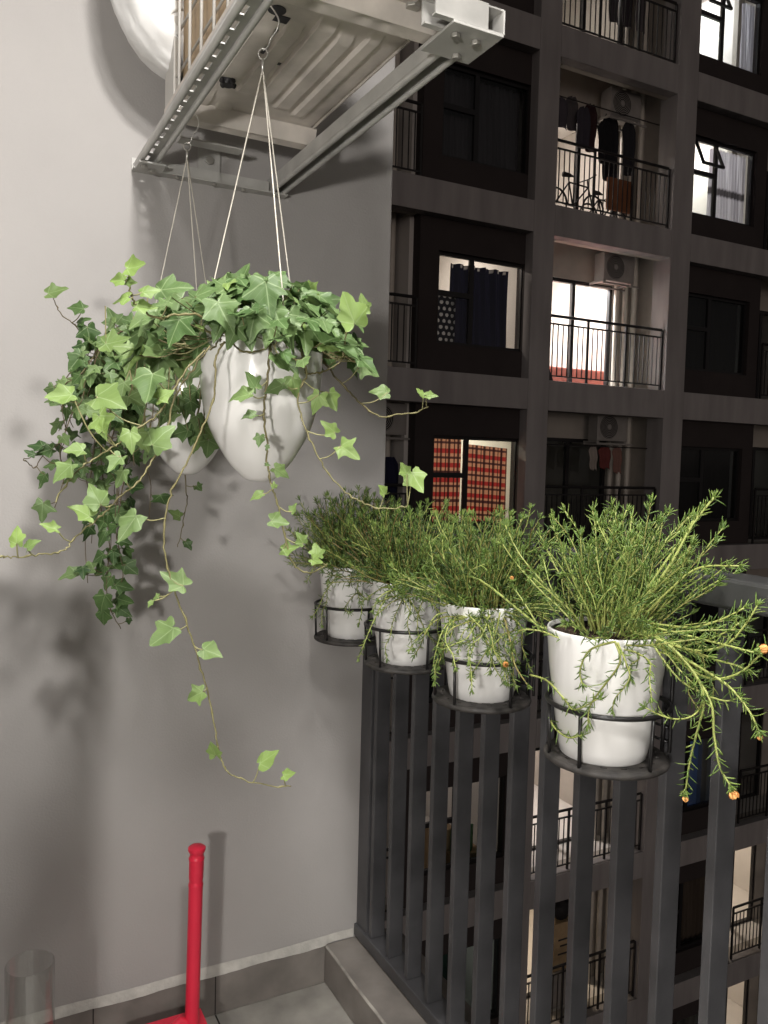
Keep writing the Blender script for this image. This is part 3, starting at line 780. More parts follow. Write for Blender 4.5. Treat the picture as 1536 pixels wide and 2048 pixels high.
iv2 = Ivy(thing('ivy', (P2[0], P2[1], 1.80), 'dark green ivy cascading left along the wall from the rear hanging pot', 'ivy'), 23)
rd = iv2.r
crown(iv2, P2, 85, .165, 1.92, 1.80, LEFT * .10, .18, .6, .030, .048)
def fall(start, out, reach, drop, n, age0, age1, smin, smax):
    """a stem that leaves the rim, arches over and hangs; leaves alternate along it"""
    pts = []
    for i in range(11):
        t = i / 10
        p = Vector(start) + out * reach * (1 - (1 - t) ** 2) + Vector((0, 0, .05 * sin(min(1, t * 2.2) * pi) - drop * t ** 1.9))
        p += Vector((rd.gauss(0, .008), rd.gauss(0, .006), rd.gauss(0, .006)))
        p.y = min(p.y, WY - .03)
        pts.append(p)
    pts = smooth_path(pts, 4); k = len(pts)
    cs = []
    for i in range(k): cs += [(rd.uniform(.0, .35), 0, 0)] * 5
    iv2.stems.tube(pts, [.0016 - .0007 * i / k for i in range(k)], 5, cs)
    for q in range(n):
        i = min(k - 2, int((q + rd.random()) / n * (k - 4)) + 3)
        p = pts[i]; d = (pts[i + 1] - pts[i]).normalized()
        sd = d.cross(Vector((0, 0, 1)));  sd = sd.normalized() if sd.length > .05 else Vector((1, 0, 0))
        off = (sd * (1 if q % 2 else -1) * rd.uniform(.4, 1) + Vector((rd.gauss(0, .3), -.5, rd.uniform(-.2, .6)))).normalized() * rd.uniform(.018, .038)
        b = p + off; b.y = min(b.y, WY - .03)
        u = off.normalized() * .6 + Vector((0, 0, -.75)) + Vector((rd.gauss(0, .35), rd.gauss(0, .35), rd.gauss(0, .35)))
        nrm = Vector((rd.gauss(-.1, .4), -.8, rd.uniform(.1, 1.1)))
        age = rd.uniform(age0, age1) if rd.random() > .08 else rd.uniform(.45, .7)
        leaf(iv2.leaves, b, u, nrm, rd.uniform(smin, smax), age, rd.uniform(.7, 1), rd)
        iv2.petiole(p, b, rd.uniform(.0, .4), .0008)
for i in range(30):
    a = rd.uniform(-.9, 1.5)        # fan of directions round the picture-left
    out = Matrix.Rotation(a, 3, 'Z') @ LEFT
    st = Vector((P2[0], P2[1], 1.83)) + out * .09
    rch = rd.uniform(.05, .21); 
    if st.y + out.y * rch > WY - .04: out.y = (WY - .05 - st.y) / max(rch, .01)
    fall(st, out, rch, rd.uniform(.06, .36), rd.randint(9, 15), .14, .64, .027, .045)
for i in range(6):
    out = Matrix.Rotation(rd.uniform(-.2, .25), 3, 'Z') @ LEFT
    st = Vector((P2[0], P2[1], 1.83)) + out * .09
    fall(st, out, rd.uniform(.07, .13), rd.uniform(.36, .52), rd.randint(12, 17), .04, .38, .028, .042)
def v2(pts, Ya, Yb, lv, a=.15): vine(iv2, pts, Ya, Yb, lv, .0015, .0009, a, a + .15)
v2([(250, 720), (210, 700), (168, 675), (150, 650), (121, 628), (109, 601), (110, 590)], 1.93, 1.92, [(112, 582, 46, 20, .62, .6), (152, 615, 44, 170, .3), (178, 672, 50, -80, .12), (165, 640, 34, 30, .2), (196, 690, 40, -60, .15), (158, 740, 34, 200, .1), (160, 700, 40, 250, .1)], .08)
v2([(200, 880), (205, 960), (200, 1010), (219, 1066), (216, 1124), (214, 1180), (222, 1222), (242, 1257)], 1.97, 1.98,
   [(205, 1075, 44, -120, .22), (228, 1110, 40, -60, .2), (196, 1115, 40, -150, .15), (240, 1125, 44, 10, .26), (262, 1138, 40, -40, .2), (200, 1140, 36, 220, .2), (246, 1172, 42, -10, .22), (216, 1165, 38, 240, .3), (205, 1205, 46, 250, .26), (245, 1200, 46, -10, .22), (247, 1222, 40, -30, .15), (205, 1235, 40, 260, .26), (170, 1140, 50, 190, .5), (140, 1150, 40, 200, .5), (215, 1040, 38, -100, .15), (180, 1035, 40, 200, .1), (190, 1000, 44, -100, .4), (226, 1030, 50, -30, .25), (258, 1242, 16, -90, .1)], .1)
v2([(250, 950), (240, 1010), (232, 1060), (240, 1110), (246, 1150), (238, 1190)], 1.95, 1.97, [(250, 1085, 36, -20, .15), (225, 1060, 36, 230, .2), (245, 1035, 42, -40, .35)], .1)
v2([(130, 880), (100, 900), (82, 915), (70, 935), (55, 925), (47, 918)], 1.95, 1.93, [(72, 892, 36, 180, .12), (90, 902, 40, 200, .18), (60, 905, 24, 150, .1), (100, 930, 36, 190, .3), (85, 960, 34, 250, .2)], .05)
v2([(370, 940), (372, 985), (374, 1000), (366, 1050), (355, 1095)], 1.93, 1.93, [(398, 976, 26, -40, .3), (350, 1028, 30, 150, .62, .5), (376, 1090, 24, -60, .15)], .3)
iv2.leaves.build('foliage', M['ivy'], iv2.root, smooth=True)
iv2.stems.build('stems', M['stem'], iv2.root, smooth=True)

# ------------------------------------------------------------------ pots on the railing
PX = 0.999
PY = [2.085, 1.765, 1.432, 1.052]
ZB = 1.108
WHERE = ['farthest of the row, against the grey wall', 'second of the row from the grey wall', 'third from the wall, orange bud before it', 'nearest and largest in view, its brown soil showing']
def make_holder(label):
    t = thing('pot_holder', (PX, PY[0], ZB), label, 'pot holder', 'black wire pot holders hooked on the railing')
    cy = PY[0]
    pl = MB(); n = 96; rings = [.0008, .03, .05, .064, .070, .082, .087, .0985, .1005]
    vs = []; fs = []
    for r in rings:
        for j in range(n):
            a = 2 * pi * j / n; vs.append((PX + r * cos(a), cy + r * sin(a), ZB - .001 - (.0015 if r > .1 else 0)))
    for i in range(len(rings) - 1):
        for j in range(n):
            if i in (3, 5) and (j + (2 if i == 5 else 0)) % 6 in (1, 2): continue     # slots
            fs.append((i * n + j, i * n + (j + 1) % n, (i + 1) * n + (j + 1) % n, (i + 1) * n + j))
    pl.add(vs, fs)
    po = pl.build('tray', M['plate'], t)
    sd = po.modifiers.new('thick', 'SOLIDIFY'); sd.thickness = .004; sd.offset = -1
    MB().ring(PX, cy, ZB - .004, .101, .0055, 64, 10).build('tray_rim', M['plate'], t, smooth=True)
    MB().ring(PX, cy, ZB + .092, .1035, .0042, 64, 10).build('hoop', M['wire'], t, smooth=True)
    for a in (-2.75, -1.55, -.4, .45, 1.9, 2.75):
        p = (PX + .1 * cos(a), cy + .1 * sin(a)); q = (PX + .1035 * cos(a), cy + .1035 * sin(a))
        MB().tube([(p[0], p[1], ZB - .004), (q[0], q[1], ZB + .092)], .0032, 8).build('rod', M['wire'], t, smooth=True)
    for s in (-.045, .045):
        b = MB().tube(smooth_path([(1.1035, cy + s, ZB), (1.1035, cy + s, ZB + .09), (1.1035, cy + s, 1.345), (1.0895, cy + s, 1.37), (1.0895, cy + s, 1.425), (1.096, cy + s, 1.4345), (1.18, cy + s, 1.4345), (1.189, cy + s, 1.428), (1.189, cy + s, 1.38)], 4), .0032, 8)
        b.build('hook', M['wire'], t, smooth=True)
    MB().tube([(1.098, cy - .045, ZB + .045), (1.098, cy + .045, ZB + .045)], .0025, 8).tube([(1.098, cy - .045, ZB + .02), (1.098, cy + .045, ZB + .02)], .0025, 8).build('cross_rod', M['wire'], t, smooth=True)
    return t
def make_pot(label):
    t = thing('flower_pot', (PX, PY[0], ZB), label, 'flower pot', 'white pots on the railing')
    z = ZB + .0005
    pr = [(.0005, z), (.0600, z), (.0655, z + .0015), (.0685, z + .005), (.0718, z + .02), (.0815, z + .085), (.0900, z + .145), (.0950, z + .198), (.0950, z + .2025), (.0935, z + .2045), (.0917, z + .2035), (.0905, z + .198), (.086, z + .14)]
    MB().lathe(pr, PX, PY[0], 72).build('shell', M['pot'], t, smooth='auto')
    MB().lathe([(.0855, z + .14), (.0897, z + .194), (.0892, z + .1985), (.0865, z + .1985), (.0855, z + .175)], PX, PY[0], 60).build('liner', M['liner'], t, smooth='auto')
    sm = MB(); vs = []; fs = []; nr, na = 14, 48
    for i in range(nr + 1):
        for j in range(na):
            r = .0862 * i / nr + .0003; a = 2 * pi * j / na
            h = .012 * mnoise.noise(Vector((r * cos(a) * 60, r * sin(a) * 60, 3))) + .006 * mnoise.noise(Vector((r * cos(a) * 200, r * sin(a) * 200, 7))) + .010 * (1 - i / nr)
            vs.append((PX + r * cos(a), PY[0] + r * sin(a), z + .192 + h))
    for i in range(nr):
        for j in range(na): fs.append((i * na + j, i * na + (j + 1) % na, (i + 1) * na + (j + 1) % na, (i + 1) * na + j))
    sm.add(vs, fs).build('soil', M['soil'], t)
    return t
h0 = make_holder('black wire pot holder, ' + WHERE[0]); p0 = make_pot('white tapered flower pot, ' + WHERE[0])
for i in range(1, 4):
    h = copy_tree(h0); h.location.y = PY[i]; h['label'] = 'black wire pot holder, ' + ['', 'second of the row from the grey wall', 'second of the row from the viewer', 'nearest to the viewer, with the widest empty part of tray'][i]
    p = copy_tree(p0); p.location.y = PY[i]
    if i == 3: p.scale = (1.07, 1.07, 1.075); p.location.x = .991
    p['label'] = 'white tapered flower pot, ' + WHERE[i]

def needle(mb, p, d, L, rad, c, rnd):
    """plump tapering leaf, gently curved"""
    d = d.normalized(); s = d.orthogonal().normalized(); s = Matrix.Rotation(rnd.uniform(0, 6.28), 3, d) @ s; b = d.cross(s)
    up = Vector((0, 0, 1)); bend = (up - d * d.z) * rnd.uniform(-.45, .75) * L
    vs = []
    for t, r in ((0, .5), (.35, 1.), (.75, .85)):
        q = p + d * L * t + bend * t * t
        for k in range(3):
            a = 2 * pi * k / 3; vs.append(q + (s * cos(a) + b * sin(a)) * rad * r)
    vs.append(p + d * L + bend)
    fs = []
    for i in range(2):
        for k in range(3): fs.append((i * 3 + k, i * 3 + (k + 1) % 3, (i + 1) * 3 + (k + 1) % 3, (i + 1) * 3 + k))
    for k in range(3): fs.append((6 + k, 6 + (k + 1) % 3, 9))
    mb.add(vs, fs, c)
class Moss:
    def __init__(s, root, seed): s.root = root; s.r = random.Random(seed); s.st = MB(); s.lf = MB()
    def stem(s, pts, rad, age, dens=.85, start=.2, L=.019, lrad=.0012, tip=True):
        r = s.r; p = smooth_path(pts, 4); k = len(p)
        s.st.tube(p, [rad * (1 - .45 * i / k) for i in range(k)], 5, (age, 0, 0), cap=True)
        ln = sum((p[i + 1] - p[i]).length for i in range(k - 1))
        n = int(ln * 185 * dens)
        for q in range(n):
            t = start + (1 - start) * (q + r.random()) / n
            i = min(k - 2, int(t * (k - 1))); d = (p[i + 1] - p[i]).normalized(); o = d.orthogonal()
            o = Matrix.Rotation(q * 2.4 + r.uniform(-.5, .5), 3, d) @ o
            dirn = d * r.uniform(.3, 1.2) + o.normalized() * r.uniform(.5, 1.)
            f = t * (k - 1) - i; b = p[i].lerp(p[i + 1], min(1, max(0, f)))
            needle(s.lf, b, dirn, L * r.uniform(.6, 1.25), lrad * r.uniform(.8, 1.15), (min(1, max(0, age * .5 + r.gauss(.1, .17))), 0, 0), r)
        if tip:
            d = (p[-1] - p[-2]).normalized()
            for q in range(6):
                o = Matrix.Rotation(q * 2.4, 3, d) @ d.orthogonal().normalized()
                needle(s.lf, p[-1] - d * .002, d + o * r.uniform(.2, .9), L * r.uniform(.6, 1.), lrad, (min(1, .45 + r.gauss(.1, .12)), 0, 0), r)
    def done(s):
        a = s.st.build('stems', M['mstem'], s.root, smooth=True); b = s.lf.build('leaves', M['moss'], s.root, smooth=True)
def flower(root, c, r_, mt, open_=.5, aim=(0, -.6, -.3), seed=1):
    rn = random.Random(seed); b = MB(); c = Vector(c); aim = Vector(aim).normalized()
    s = aim.orthogonal().normalized(); q = aim.cross(s)
    for layer, k in ((1., 6), (.7, 5)):
        for i in range(k):
            a = 2 * pi * (i + layer) / k + rn.uniform(-.2, .2); o = s * cos(a) + q * sin(a); sd = aim.cross(o)
            base = c; vs = []
            for t, w_ in ((0, .25), (.45, .55), (.8, .5), (1.05, .12)):
                m_ = base + aim * (t * r_ * 1.2) + o * (r_ * layer * open_ * sin(t * 1.6) + .0006) + o * (-.25 * r_ * t * t)
                vs += [m_ - sd * w_ * r_ * layer, m_ + o * .12 * r_, m_ + sd * w_ * r_ * layer]
            fs = [(3 * j + e, 3 * j + e + 1, 3 * j + 4 + e, 3 * j + 3 + e) for j in range(3) for e in (0, 1)]
            b.add(vs, fs)
    f = b.build('flower', mt, root, smooth=True)
    cal = MB()
    for i in range(6):
        a = 2 * pi * i / 6; o = s * cos(a) + q * sin(a)
        needle(cal, c - aim * .002, aim * .5 + o * 1.2, .012, .0012, (.55, 0, 0), rn)
    cal.tube([c - aim * .005, c + aim * .003], [.0025, r_ * .45], 8, (.6, 0, 0))
    cal.build('sepals', M['moss'], f, smooth=True)

PLAB = ['dark green moss rose plant in the pot nearest the grey wall', 'bushy moss rose plant between the two farther pots, stems crossing its white pot', 'moss rose plant hanging over the third pot from the wall, orange bud in front', 'bright moss rose plant nearest the viewer, long flowering stems trailing right']
AGE = [-.22, -.10, .0, .20]
def moss_plant(i, seed, n, hmin, hmax, spread, lean, ntrail, trail_dir):
    root = thing('moss_rose', (PX, PY[i], ZB + .185), PLAB[i], 'moss rose', 'moss rose plants along the railing')
    ms = Moss(root, seed); r = ms.r
    c = Vector((PX, PY[i], ZB + (.186 if i < 3 else .198)))
    for q in range(n):
        a = r.uniform(0, 2 * pi); rr_ = (.058 if i < 3 else .044) * sqrt(r.random())
        th = abs(r.gauss(0, spread)); th = min(th, 1.15)
        o = Vector((cos(a), sin(a), 0)); b = c + o * rr_
        d = (o * sin(th) + Vector((0, 0, cos(th))) + lean * r.uniform(.4, 1.3)).normalized()
        L = r.uniform(hmin, hmax) * (1 - .12 * th)
        pts = [b]
        dd = d.copy(); side = Vector((r.gauss(0, .16), r.gauss(0, .16), 0))
        for k in range(6):
            dd = (dd + Vector((0, 0, .10 if th < .9 else -.03)) + side * .5 + lean * .12 + Vector((r.gauss(0, .13), r.gauss(0, .13), r.gauss(0, .10)))).normalized()
            pts.append(pts[-1] + dd * L / 6)
        for p in pts:
            if p.y > WY - .02: p.y = WY - .02 - r.uniform(0, .01)
        ms.stem(pts, r.uniform(.0013, .0021), max(0, r.uniform(.1, .8) + AGE[i]), .85 if i < 3 else .80, .2 if i < 3 else .3, .0195, .00118)
    for q in range(ntrail):
        a = trail_dir + r.gauss(0, .75); o = Vector((cos(a), sin(a), 0)); b = c + o * .07
        L = r.uniform(.11, .22); pts = [b]; d = (o + Vector((0, 0, .35))).normalized()
        for k in range(6):
            d = (d + Vector((0, 0, -.26 - .1 * k * r.random())) + Vector((r.gauss(0, .38), r.gauss(0, .38), r.gauss(0, .22)))).normalized()
            pn_ = pts[-1] + d * L / 6
            rel = Vector((pn_.x - PX, pn_.y - PY[i], 0))
            if rel.length < .106 and pn_.z < ZB + .24: rel = rel.normalized() * r.uniform(.109, .117); pn_.x = PX + rel.x; pn_.y = PY[i] + rel.y
            if pn_.x > 1.088: pn_.x = 1.088
            if pn_.y > WY - .02: pn_.y = WY - .02
            pts.append(pn_)
        ms.stem(pts, r.uniform(.0014, .002), r.uniform(.3, .8), 1.0, .12, .015)
    return ms
RTN = Vector((.885, -.465, 0))
ms = moss_plant(0, 5, 225, .11, .245, .80, LEFT * .10 + Vector((0, -.05, 0)), 10, -2.2)
def pxstem(ms, pts, X0, X1, rad=.002, age=.7, dens=1., start=.1):
    n = len(pts); ms.stem([Vector(onX(p[0], p[1], X0 + (X1 - X0) * i / (n - 1))) for i, p in enumerate(pts)], rad, age, dens, start)
pxstem(ms, [(640, 1110), (600, 1085), (570, 1085), (545, 1100), (540, 1085)], .96, .86, .0012, .1, .6)
pxstem(ms, [(640, 1100), (610, 1060), (590, 1030), (570, 1005)], .96, .9, .0014, .15)
ms.done()
ms = moss_plant(1, 6, 235, .10, .23, .82, LEFT * .03, 16, -2.0)
pxstem(ms, [(760, 1175), (735, 1200), (715, 1185), (690, 1215), (700, 1225)], .94, .90, .0018, .5)
pxstem(ms, [(900, 1195), (850, 1190), (800, 1195), (750, 1185)], .93, .92, .002, .8)
ms.done()
ms = moss_plant(2, 8, 230, .10, .235, .80, RTN * .04, 24, -2.0)
pxstem(ms, [(1000, 1225), (990, 1270), (965, 1315), (945, 1345)], .92, .91, .0018, .6)
pxstem(ms, [(1010, 1240), (1020, 1280), (1030, 1330), (1055, 1370)], .92, .91, .0022, .2, .5)
pxstem(ms, [(980, 1230), (960, 1270), (920, 1290)], .92, .9, .0018, .6)
flower(ms.root, onX(1009, 1328, .905), 0.00915, M['petal'], .55, (-.3, -.8, .1), 3)
flower(ms.root, onX(942, 1355, .905), 0.00610, M['bud'], .4, (-.2, -.3, -.9), 4)
ms.done()
ms = moss_plant(3, 9, 145, .12, .268, .74, RTN * .20, 9, -1.2)
T = [([(1258, 1262), (1330, 1285), (1388, 1345), (1408, 1400), (1395, 1460), (1380, 1520), (1371, 1582)], .99, 1.03, .0026, .85),
     ([(1290, 1275), (1370, 1330), (1420, 1400), (1428, 1470), (1440, 1535), (1462, 1572)], 1.0, 1.03, .0026, .85),
     ([(1290, 1270), (1400, 1335), (1460, 1375), (1500, 1425), (1517, 1462)], 1.0, 1.03, .0024, .8),
     ([(1285, 1250), (1370, 1270), (1450, 1290), (1508, 1305)], 1.0, 1.02, .0024, .8),
     ([(1285, 1262), (1380, 1300), (1450, 1290), (1490, 1250), (1515, 1210)], 1.0, 1.03, .0024, .75),
     ([(1290, 1270), (1400, 1350), (1470, 1350), (1520, 1310), (1560, 1270)], 1.0, 1.04, .0022, .75),
     ([(1290, 1245), (1380, 1255), (1440, 1240), (1490, 1215)], 1.0, 1.04, .0022, .7),
     ([(1285, 1235), (1350, 1170), (1400, 1135), (1480, 1132)], 1.0, 1.04, .0022, .7),
     ([(1230, 1283), (1240, 1325), (1205, 1375), (1180, 1412), (1176, 1450)], .893, .893, .002, .6),
     ([(1230, 1283), (1180, 1300), (1160, 1340), (1165, 1370)], .893, .89, .002, .6),
     ([(1235, 1285), (1250, 1320), (1262, 1355)], .893, .90, .0018, .6),
     ([(1060, 1350), (1095, 1362), (1130, 1400), (1150, 1420), (1200, 1395)], .91, .89, .002, .75),
     ([(1098, 1415), (1105, 1450), (1135, 1475), (1165, 1470)], .91, .895, .002, .75),
     ([(1130, 1252), (1085, 1256), (1040, 1222), (960, 1160), (905, 1148), (886, 1110), (885, 1078)], .95, .93, .0028, .9),
     ([(1075, 1250), (1045, 1200), (1025, 1175)], .95, .93, .0018, .8),
     ([(1270, 1230), (1340, 1130), (1385, 1050), (1428, 995)], 1.0, 1.05, .003, .85),
     ([(1260, 1230), (1320, 1140), (1365, 1075), (1400, 1020)], 1.0, 1.05, .0026, .8),
     ([(1265, 1235), (1330, 1150), (1385, 1090)], 1.0, 1.04, .0024, .75),
     ([(1410, 1400), (1385, 1432), (1340, 1437), (1290, 1415)], 1.03, .93, .0018, .7),
     ([(1150, 1240), (1090, 1170), (1040, 1110), (1010, 1050)], .97, .95, .0022, .7),
     ([(1180, 1240), (1120, 1150), (1080, 1070)], .97, .96, .0022, .6),
     ([(1300, 1280), (1360, 1360), (1440, 1400), (1480, 1395)], .99, 1.03, .002, .8),
     ([(1300, 1268), (1400, 1310), (1470, 1330), (1500, 1345)], 1.0, 1.04, .0022, .75),
     ([(1290, 1262), (1350, 1290), (1400, 1285), (1450, 1265), (1480, 1245)], 1.0, 1.04, .002, .7)]
for pts, xa, xb, rad, age in T: pxstem(ms, pts, xa, xb, rad, age, 1., .15)
flower(ms.root, onX(1462, 1580, 1.03), 0.01037, M['petal'], .7, (.2, -.5, -.8), 5)
flower(ms.root, onX(1370, 1590, 1.03), 0.00854, M['petal'], .3, (-.1, -.3, -.9), 6)
flower(ms.root, onX(1516, 1300, 1.02), 0.01037, M['petal'], .6, (.6, -.5, .2), 7)
flower(ms.root, onX(1518, 1468, 1.03), 0.00732, M['petal'], .25, (.2, -.2, -.9), 8)
flower(ms.root, onX(1023, 1160, .93), 0.00671, M['petal'], .3, (-.1, -.4, .9), 9)
ms.done()

# ------------------------------------------------------------------ apartment block across the court
FY = 12.0; FH = 3.155
def lev(n): return 3.2 + FH * n
NLO, NHI = -6, 3
bld = thing('apartment_building', (10, FY, lev(NLO)), 'dark grey apartment block across the court with lit windows and balconies', 'building')
XA, XZ = 1.0, 22.0
COLS = [(3.75, 4.2), (9.18, 9.65), (12.56, 13.10), (18.3, 18.8)]
ztop, zbot = lev(NHI) + 2.6, lev(NLO) - .55
for a, b in COLS:
    MB().box(a, b, FY, FY + .45, zbot, ztop).build('column', M['conc'], bld, bevel=.012)
spans = []; x = XA
for a, b in COLS: spans.append((x + .002, a - .002)); x = b
spans.append((x + .002, XZ))
for n in range(NLO, NHI + 1):
    for a, b in spans:
        MB().box(a, b, FY + .002, FY + .22, lev(n) - .55, lev(n)).build('floor_beam', M['conc'], bld, bevel=.008)
    MB().box(XA, XZ, FY + .46, FY + 4.5, lev(n) - .15, lev(n) - .004).build('floor_slab', M['room'], bld)
    sb = MB()
    for a, b in spans: sb.box(a, b, FY + .222, FY + .458, lev(n) - .12, lev(n) - .001)
    sb.build('slab_edge', M['inner'], bld)
MB().box(XA, XZ, FY + 4.51, FY + 4.7, zbot, ztop).build('rear_wall', M['room'], bld)
MB().box(XA, XZ, FY + .4, FY + 4.7, ztop + .002, ztop + .3).build('roof', M['conc'], bld)
MB().box(XA, XZ, FY + .1, FY + 4.7, -22, zbot - .002).build('podium', M['panel'], bld)
MB().box(XA - .2, XA - .002, FY, FY + 4.7, -22, ztop).build('end_wall', M['conc'], bld)
MB().box(XZ + .002, XZ + .2, FY, FY + 4.7, -22, ztop).build('end_wall', M['conc'], bld)
def clear(n): return lev(n), lev(n + 1) - .55
for x, mtl in ((4.0, 'room'), (6.95, 'room'), (9.40, 'room'), (12.78, 'inner'), (15.55, 'room'), (18.5, 'room')):
    for n in range(NLO, NHI + 1):
        MB().box(x - .05, x + .05, FY + .462, FY + 4.505, lev(n), lev(n + 1) - .152).build('party_wall', M[mtl], bld)

def window(x0, n, sash_open=False):
    """two light window: narrow left light with transom, wide right light"""
    x1, z0, z1 = x0 + 1.86, lev(n) + .50, lev(n) + 2.07
    xm, zm = x0 + .73, lev(n) + 1.38
    y0, y1 = FY + .30, FY + .36
    wd = MB()
    t_ = .055
    wd.box(x0, x0 + t_, y0, y1, z0, z1).box(x1 - t_, x1, y0, y1, z0, z1).box(x0 + t_, x1 - t_, y0, y1, z0, z0 + t_).box(x0 + t_, x1 - t_, y0, y1, z1 - t_, z1)
    wd.box(xm - .045, xm + .045, y0 + .002, y1 - .002, z0 + t_, z1 - t_).box(x0 + t_, xm - .045, y0 + .002, y1 - .002, zm - .045, zm + .045)
    wo = wd.build('window', M['frame'], bld)
    ps = MB()
    if not sash_open: ps.box(x0 + t_, xm - .045, FY + .328, FY + .332, zm + .045, z1 - t_)
    ps.box(x0 + t_, xm - .045, FY + .328, FY + .332, z0 + t_, zm - .045).box(xm + .045, x1 - t_, FY + .328, FY + .332, z0 + t_, z1 - t_)
    ps.build('pane', M['pane'], wo)
    if sash_open:
        a, b = x0 + t_, xm - .045; h = z1 - t_ - zm - .045; A = radians(24)
        def sp(x, d, k=0): return (x, FY + .30 - d * sin(A) - k, z1 - t_ - d * cos(A))
        s = MB()
        for p, q in ((sp(a + .03, 0), sp(a + .03, h)), (sp(b - .03, 0), sp(b - .03, h))): s.bar(p, q, .05, .045, (0, 1, 0))
        for p, q in ((sp(a, 0.02), sp(b, .02)), (sp(a, h), sp(b, h))): s.bar(p, q, .045, .05)
        so = s.build('sash', M['frame'], wo)
    return wo
def panel(x0, x1, wx, n, left_gap=None):
    z0, z1 = lev(n), lev(n + 1) - .124
    y0, y1 = FY + .224, FY + .461
    wz0, wz1 = lev(n) + .50, lev(n) + 2.07
    a, b = wx - .002, wx + 1.862
    p = MB()
    p.box(x0, a, y0, y1, z0, z1).box(b, x1, y0, y1, z0, z1).box(a, b, y0, y1, z0, wz0 - .002).box(a, b, y0, y1, wz1 + .002, z1)
    p.build('wall_panel', M['panel'], bld)
SASH = {(13.33, 1), (13.33, 2)}
for n in range(NLO, NHI + 1):
    panel(6.98, 9.1795, 7.36, n); window(7.36, n)
    panel(13.1005, 15.52, 13.33, n); window(13.33, n, (13.33, n) in SASH)
    panel(18.802, 21.99, 19.1, n); window(19.1, n)
    for bx0, bx1, dx0, dx1, sx in ((4.202, 6.90, 4.6, 6.2, 6.2), (9.652, 12.56, 10.0, 12.02, 12.02), (15.52, 18.298, 15.8, 17.4, 17.4)):
        # recessed balcony: back wall with a sliding door
        y0, y1 = FY + 1.0, FY + 1.12
        z0, z1, zd = lev(n), lev(n + 1) - .152, lev(n) + 2.16
        bk = MB().box(bx0 - .2 if bx0 > 9 else bx0, dx0, y0, y1, z0, z1).box(dx1, bx1 + .16, y0, y1, z0, z1).box(dx0, dx1, y0, y1, zd, z1)
        bo = bk.build('balcony_wall', M['inner'] if bx0 > 9 else M['panel'], bld)  # left bay: shade of the recess put into a darker wall material
        d = MB(); t_ = .07
        xm = dx0 + (dx1 - dx0) * .5
        d.box(dx0 + .002, dx0 + t_, y0 + .02, y1 - .02, z0 + .001, zd - .002).box(dx1 - t_, dx1 - .002, y0 + .02, y1 - .02, z0 + .001, zd - .002)
        d.box(dx0 + t_, dx1 - t_, y0 + .02, y1 - .02, zd - t_, zd - .002).box(dx0 + t_, dx1 - t_, y0 + .02, y1 - .02, z0 + .001, z0 + .05).box(xm - .04, xm + .04, y0 + .022, y1 - .022, z0 + .05, zd - t_)
        do = d.build('balcony_door', M['frame'], bld)
        if n in (-2, -1, 2, 3) or bx0 < 9:
            MB().box(dx0 + t_, xm - .04, y0 + .058, y0 + .062, z0 + .05, zd - t_).box(xm + .04, dx1 - t_, y0 + .058, y0 + .062, z0 + .05, zd - t_).build('pane', M['pane'], do)
        # drain pipes and the cross beam under the slab above
        pp = MB()
        for px_, py_, pr in ((bx1 - .15, FY + .80, .055), (bx1 - .33, FY + .86, .055), (bx1 - .55, FY + .88, .05)):
            pp.tube([(px_, py_, z0), (px_, py_, z1 - .001)], pr, 16, cap=False)
        pp.build('drain_pipe', M['pipe'], bld, smooth=True)
        MB().box(bx0 + .02, bx0 + .22, FY + .224, y0 - .002, lev(n + 1) - .44, lev(n + 1) - .156).build('cross_beam', M['inner'], bld)
        MB().box(bx0 + .225, bx1, FY + .224, FY + .34, lev(n + 1) - .55, lev(n + 1) - .124).build('beam_lining', M['inner'], bld)
        # iron railing
        rl = MB(); ra, rb, ry = bx0 + .02, bx1 - .02, FY + .12
        rl.tube([(ra, ry, z0 + 1.2), (rb - .02, ry, z0 + 1.2)], .028, 8).box(ra, rb, ry - .012, ry + .012, z0 + 1.04, z0 + 1.07).box(ra, rb, ry - .012, ry + .012, z0 + .09, z0 + .115)
        np_ = int((rb - ra) / .115)
        for i in range(np_ + 1):
            x = ra + (rb - ra) * i / np_
            if i % 8 == 0 or i == np_: rl.box(x - .02, x + .02, ry - .018, ry + .018, z0 + .001, z0 + 1.19)
            else: rl.box(x - .0085, x + .0085, ry - .008, ry + .008, z0 + .115, z0 + 1.04)
        rl.build('balcony_railing', M['iron'], bld)

# room lamps: only in the rooms that are lit in the photograph
def room_lamp(x, y, n, label, s=1.0, colr=None):
    z = lev(n + 1) - .153
    t = thing('room_lamp', (x, y, z), label, 'lamp', 'ceiling lamps in lit flats')
    mt = M['roomlamp'] if (s == 1.0 and not colr) else emit('room_lamp', colr or (1.0, .97, .92), ROOM_POWER * s)
    MB().lathe([(.21, z - .04), (.22, z - .001)], x, y, 24, close=True).build('base', M['room'], t)
    MB().lathe([(.0005, z - .075), (.10, z - .070), (.17, z - .055), (.20, z - .041)], x, y, 24).build('diffuser', mt, t, smooth=True)
room_lamp(11.0, 14.4, 0, 'ceiling lamp in the brightly lit room with the red bed', 5., (.97, .985, 1))
room_lamp(10.9, 14.4, 1, 'ceiling lamp in the room behind the balcony with the bicycles', 1.2, (1, .92, .88))
room_lamp(10.9, 14.4, 2, 'ceiling lamp in the room behind the topmost middle balcony', .6, (1, .9, .85))
room_lamp(14.6, 14.2, 1, 'ceiling lamp in the room with the pleated sheer curtain')
room_lamp(14.6, 14.2, 2, 'ceiling lamp in the topmost lit room on the right', 1.3, (.98, .98, 1))
room_lamp(8.2, 14.3, 0, 'ceiling lamp in the room behind the navy curtain', .6, (1, .85, .75))
room_lamp(8.2, 14.3, -1, 'ceiling lamp in the room behind the plaid curtains', .7, (1, .9, .7))
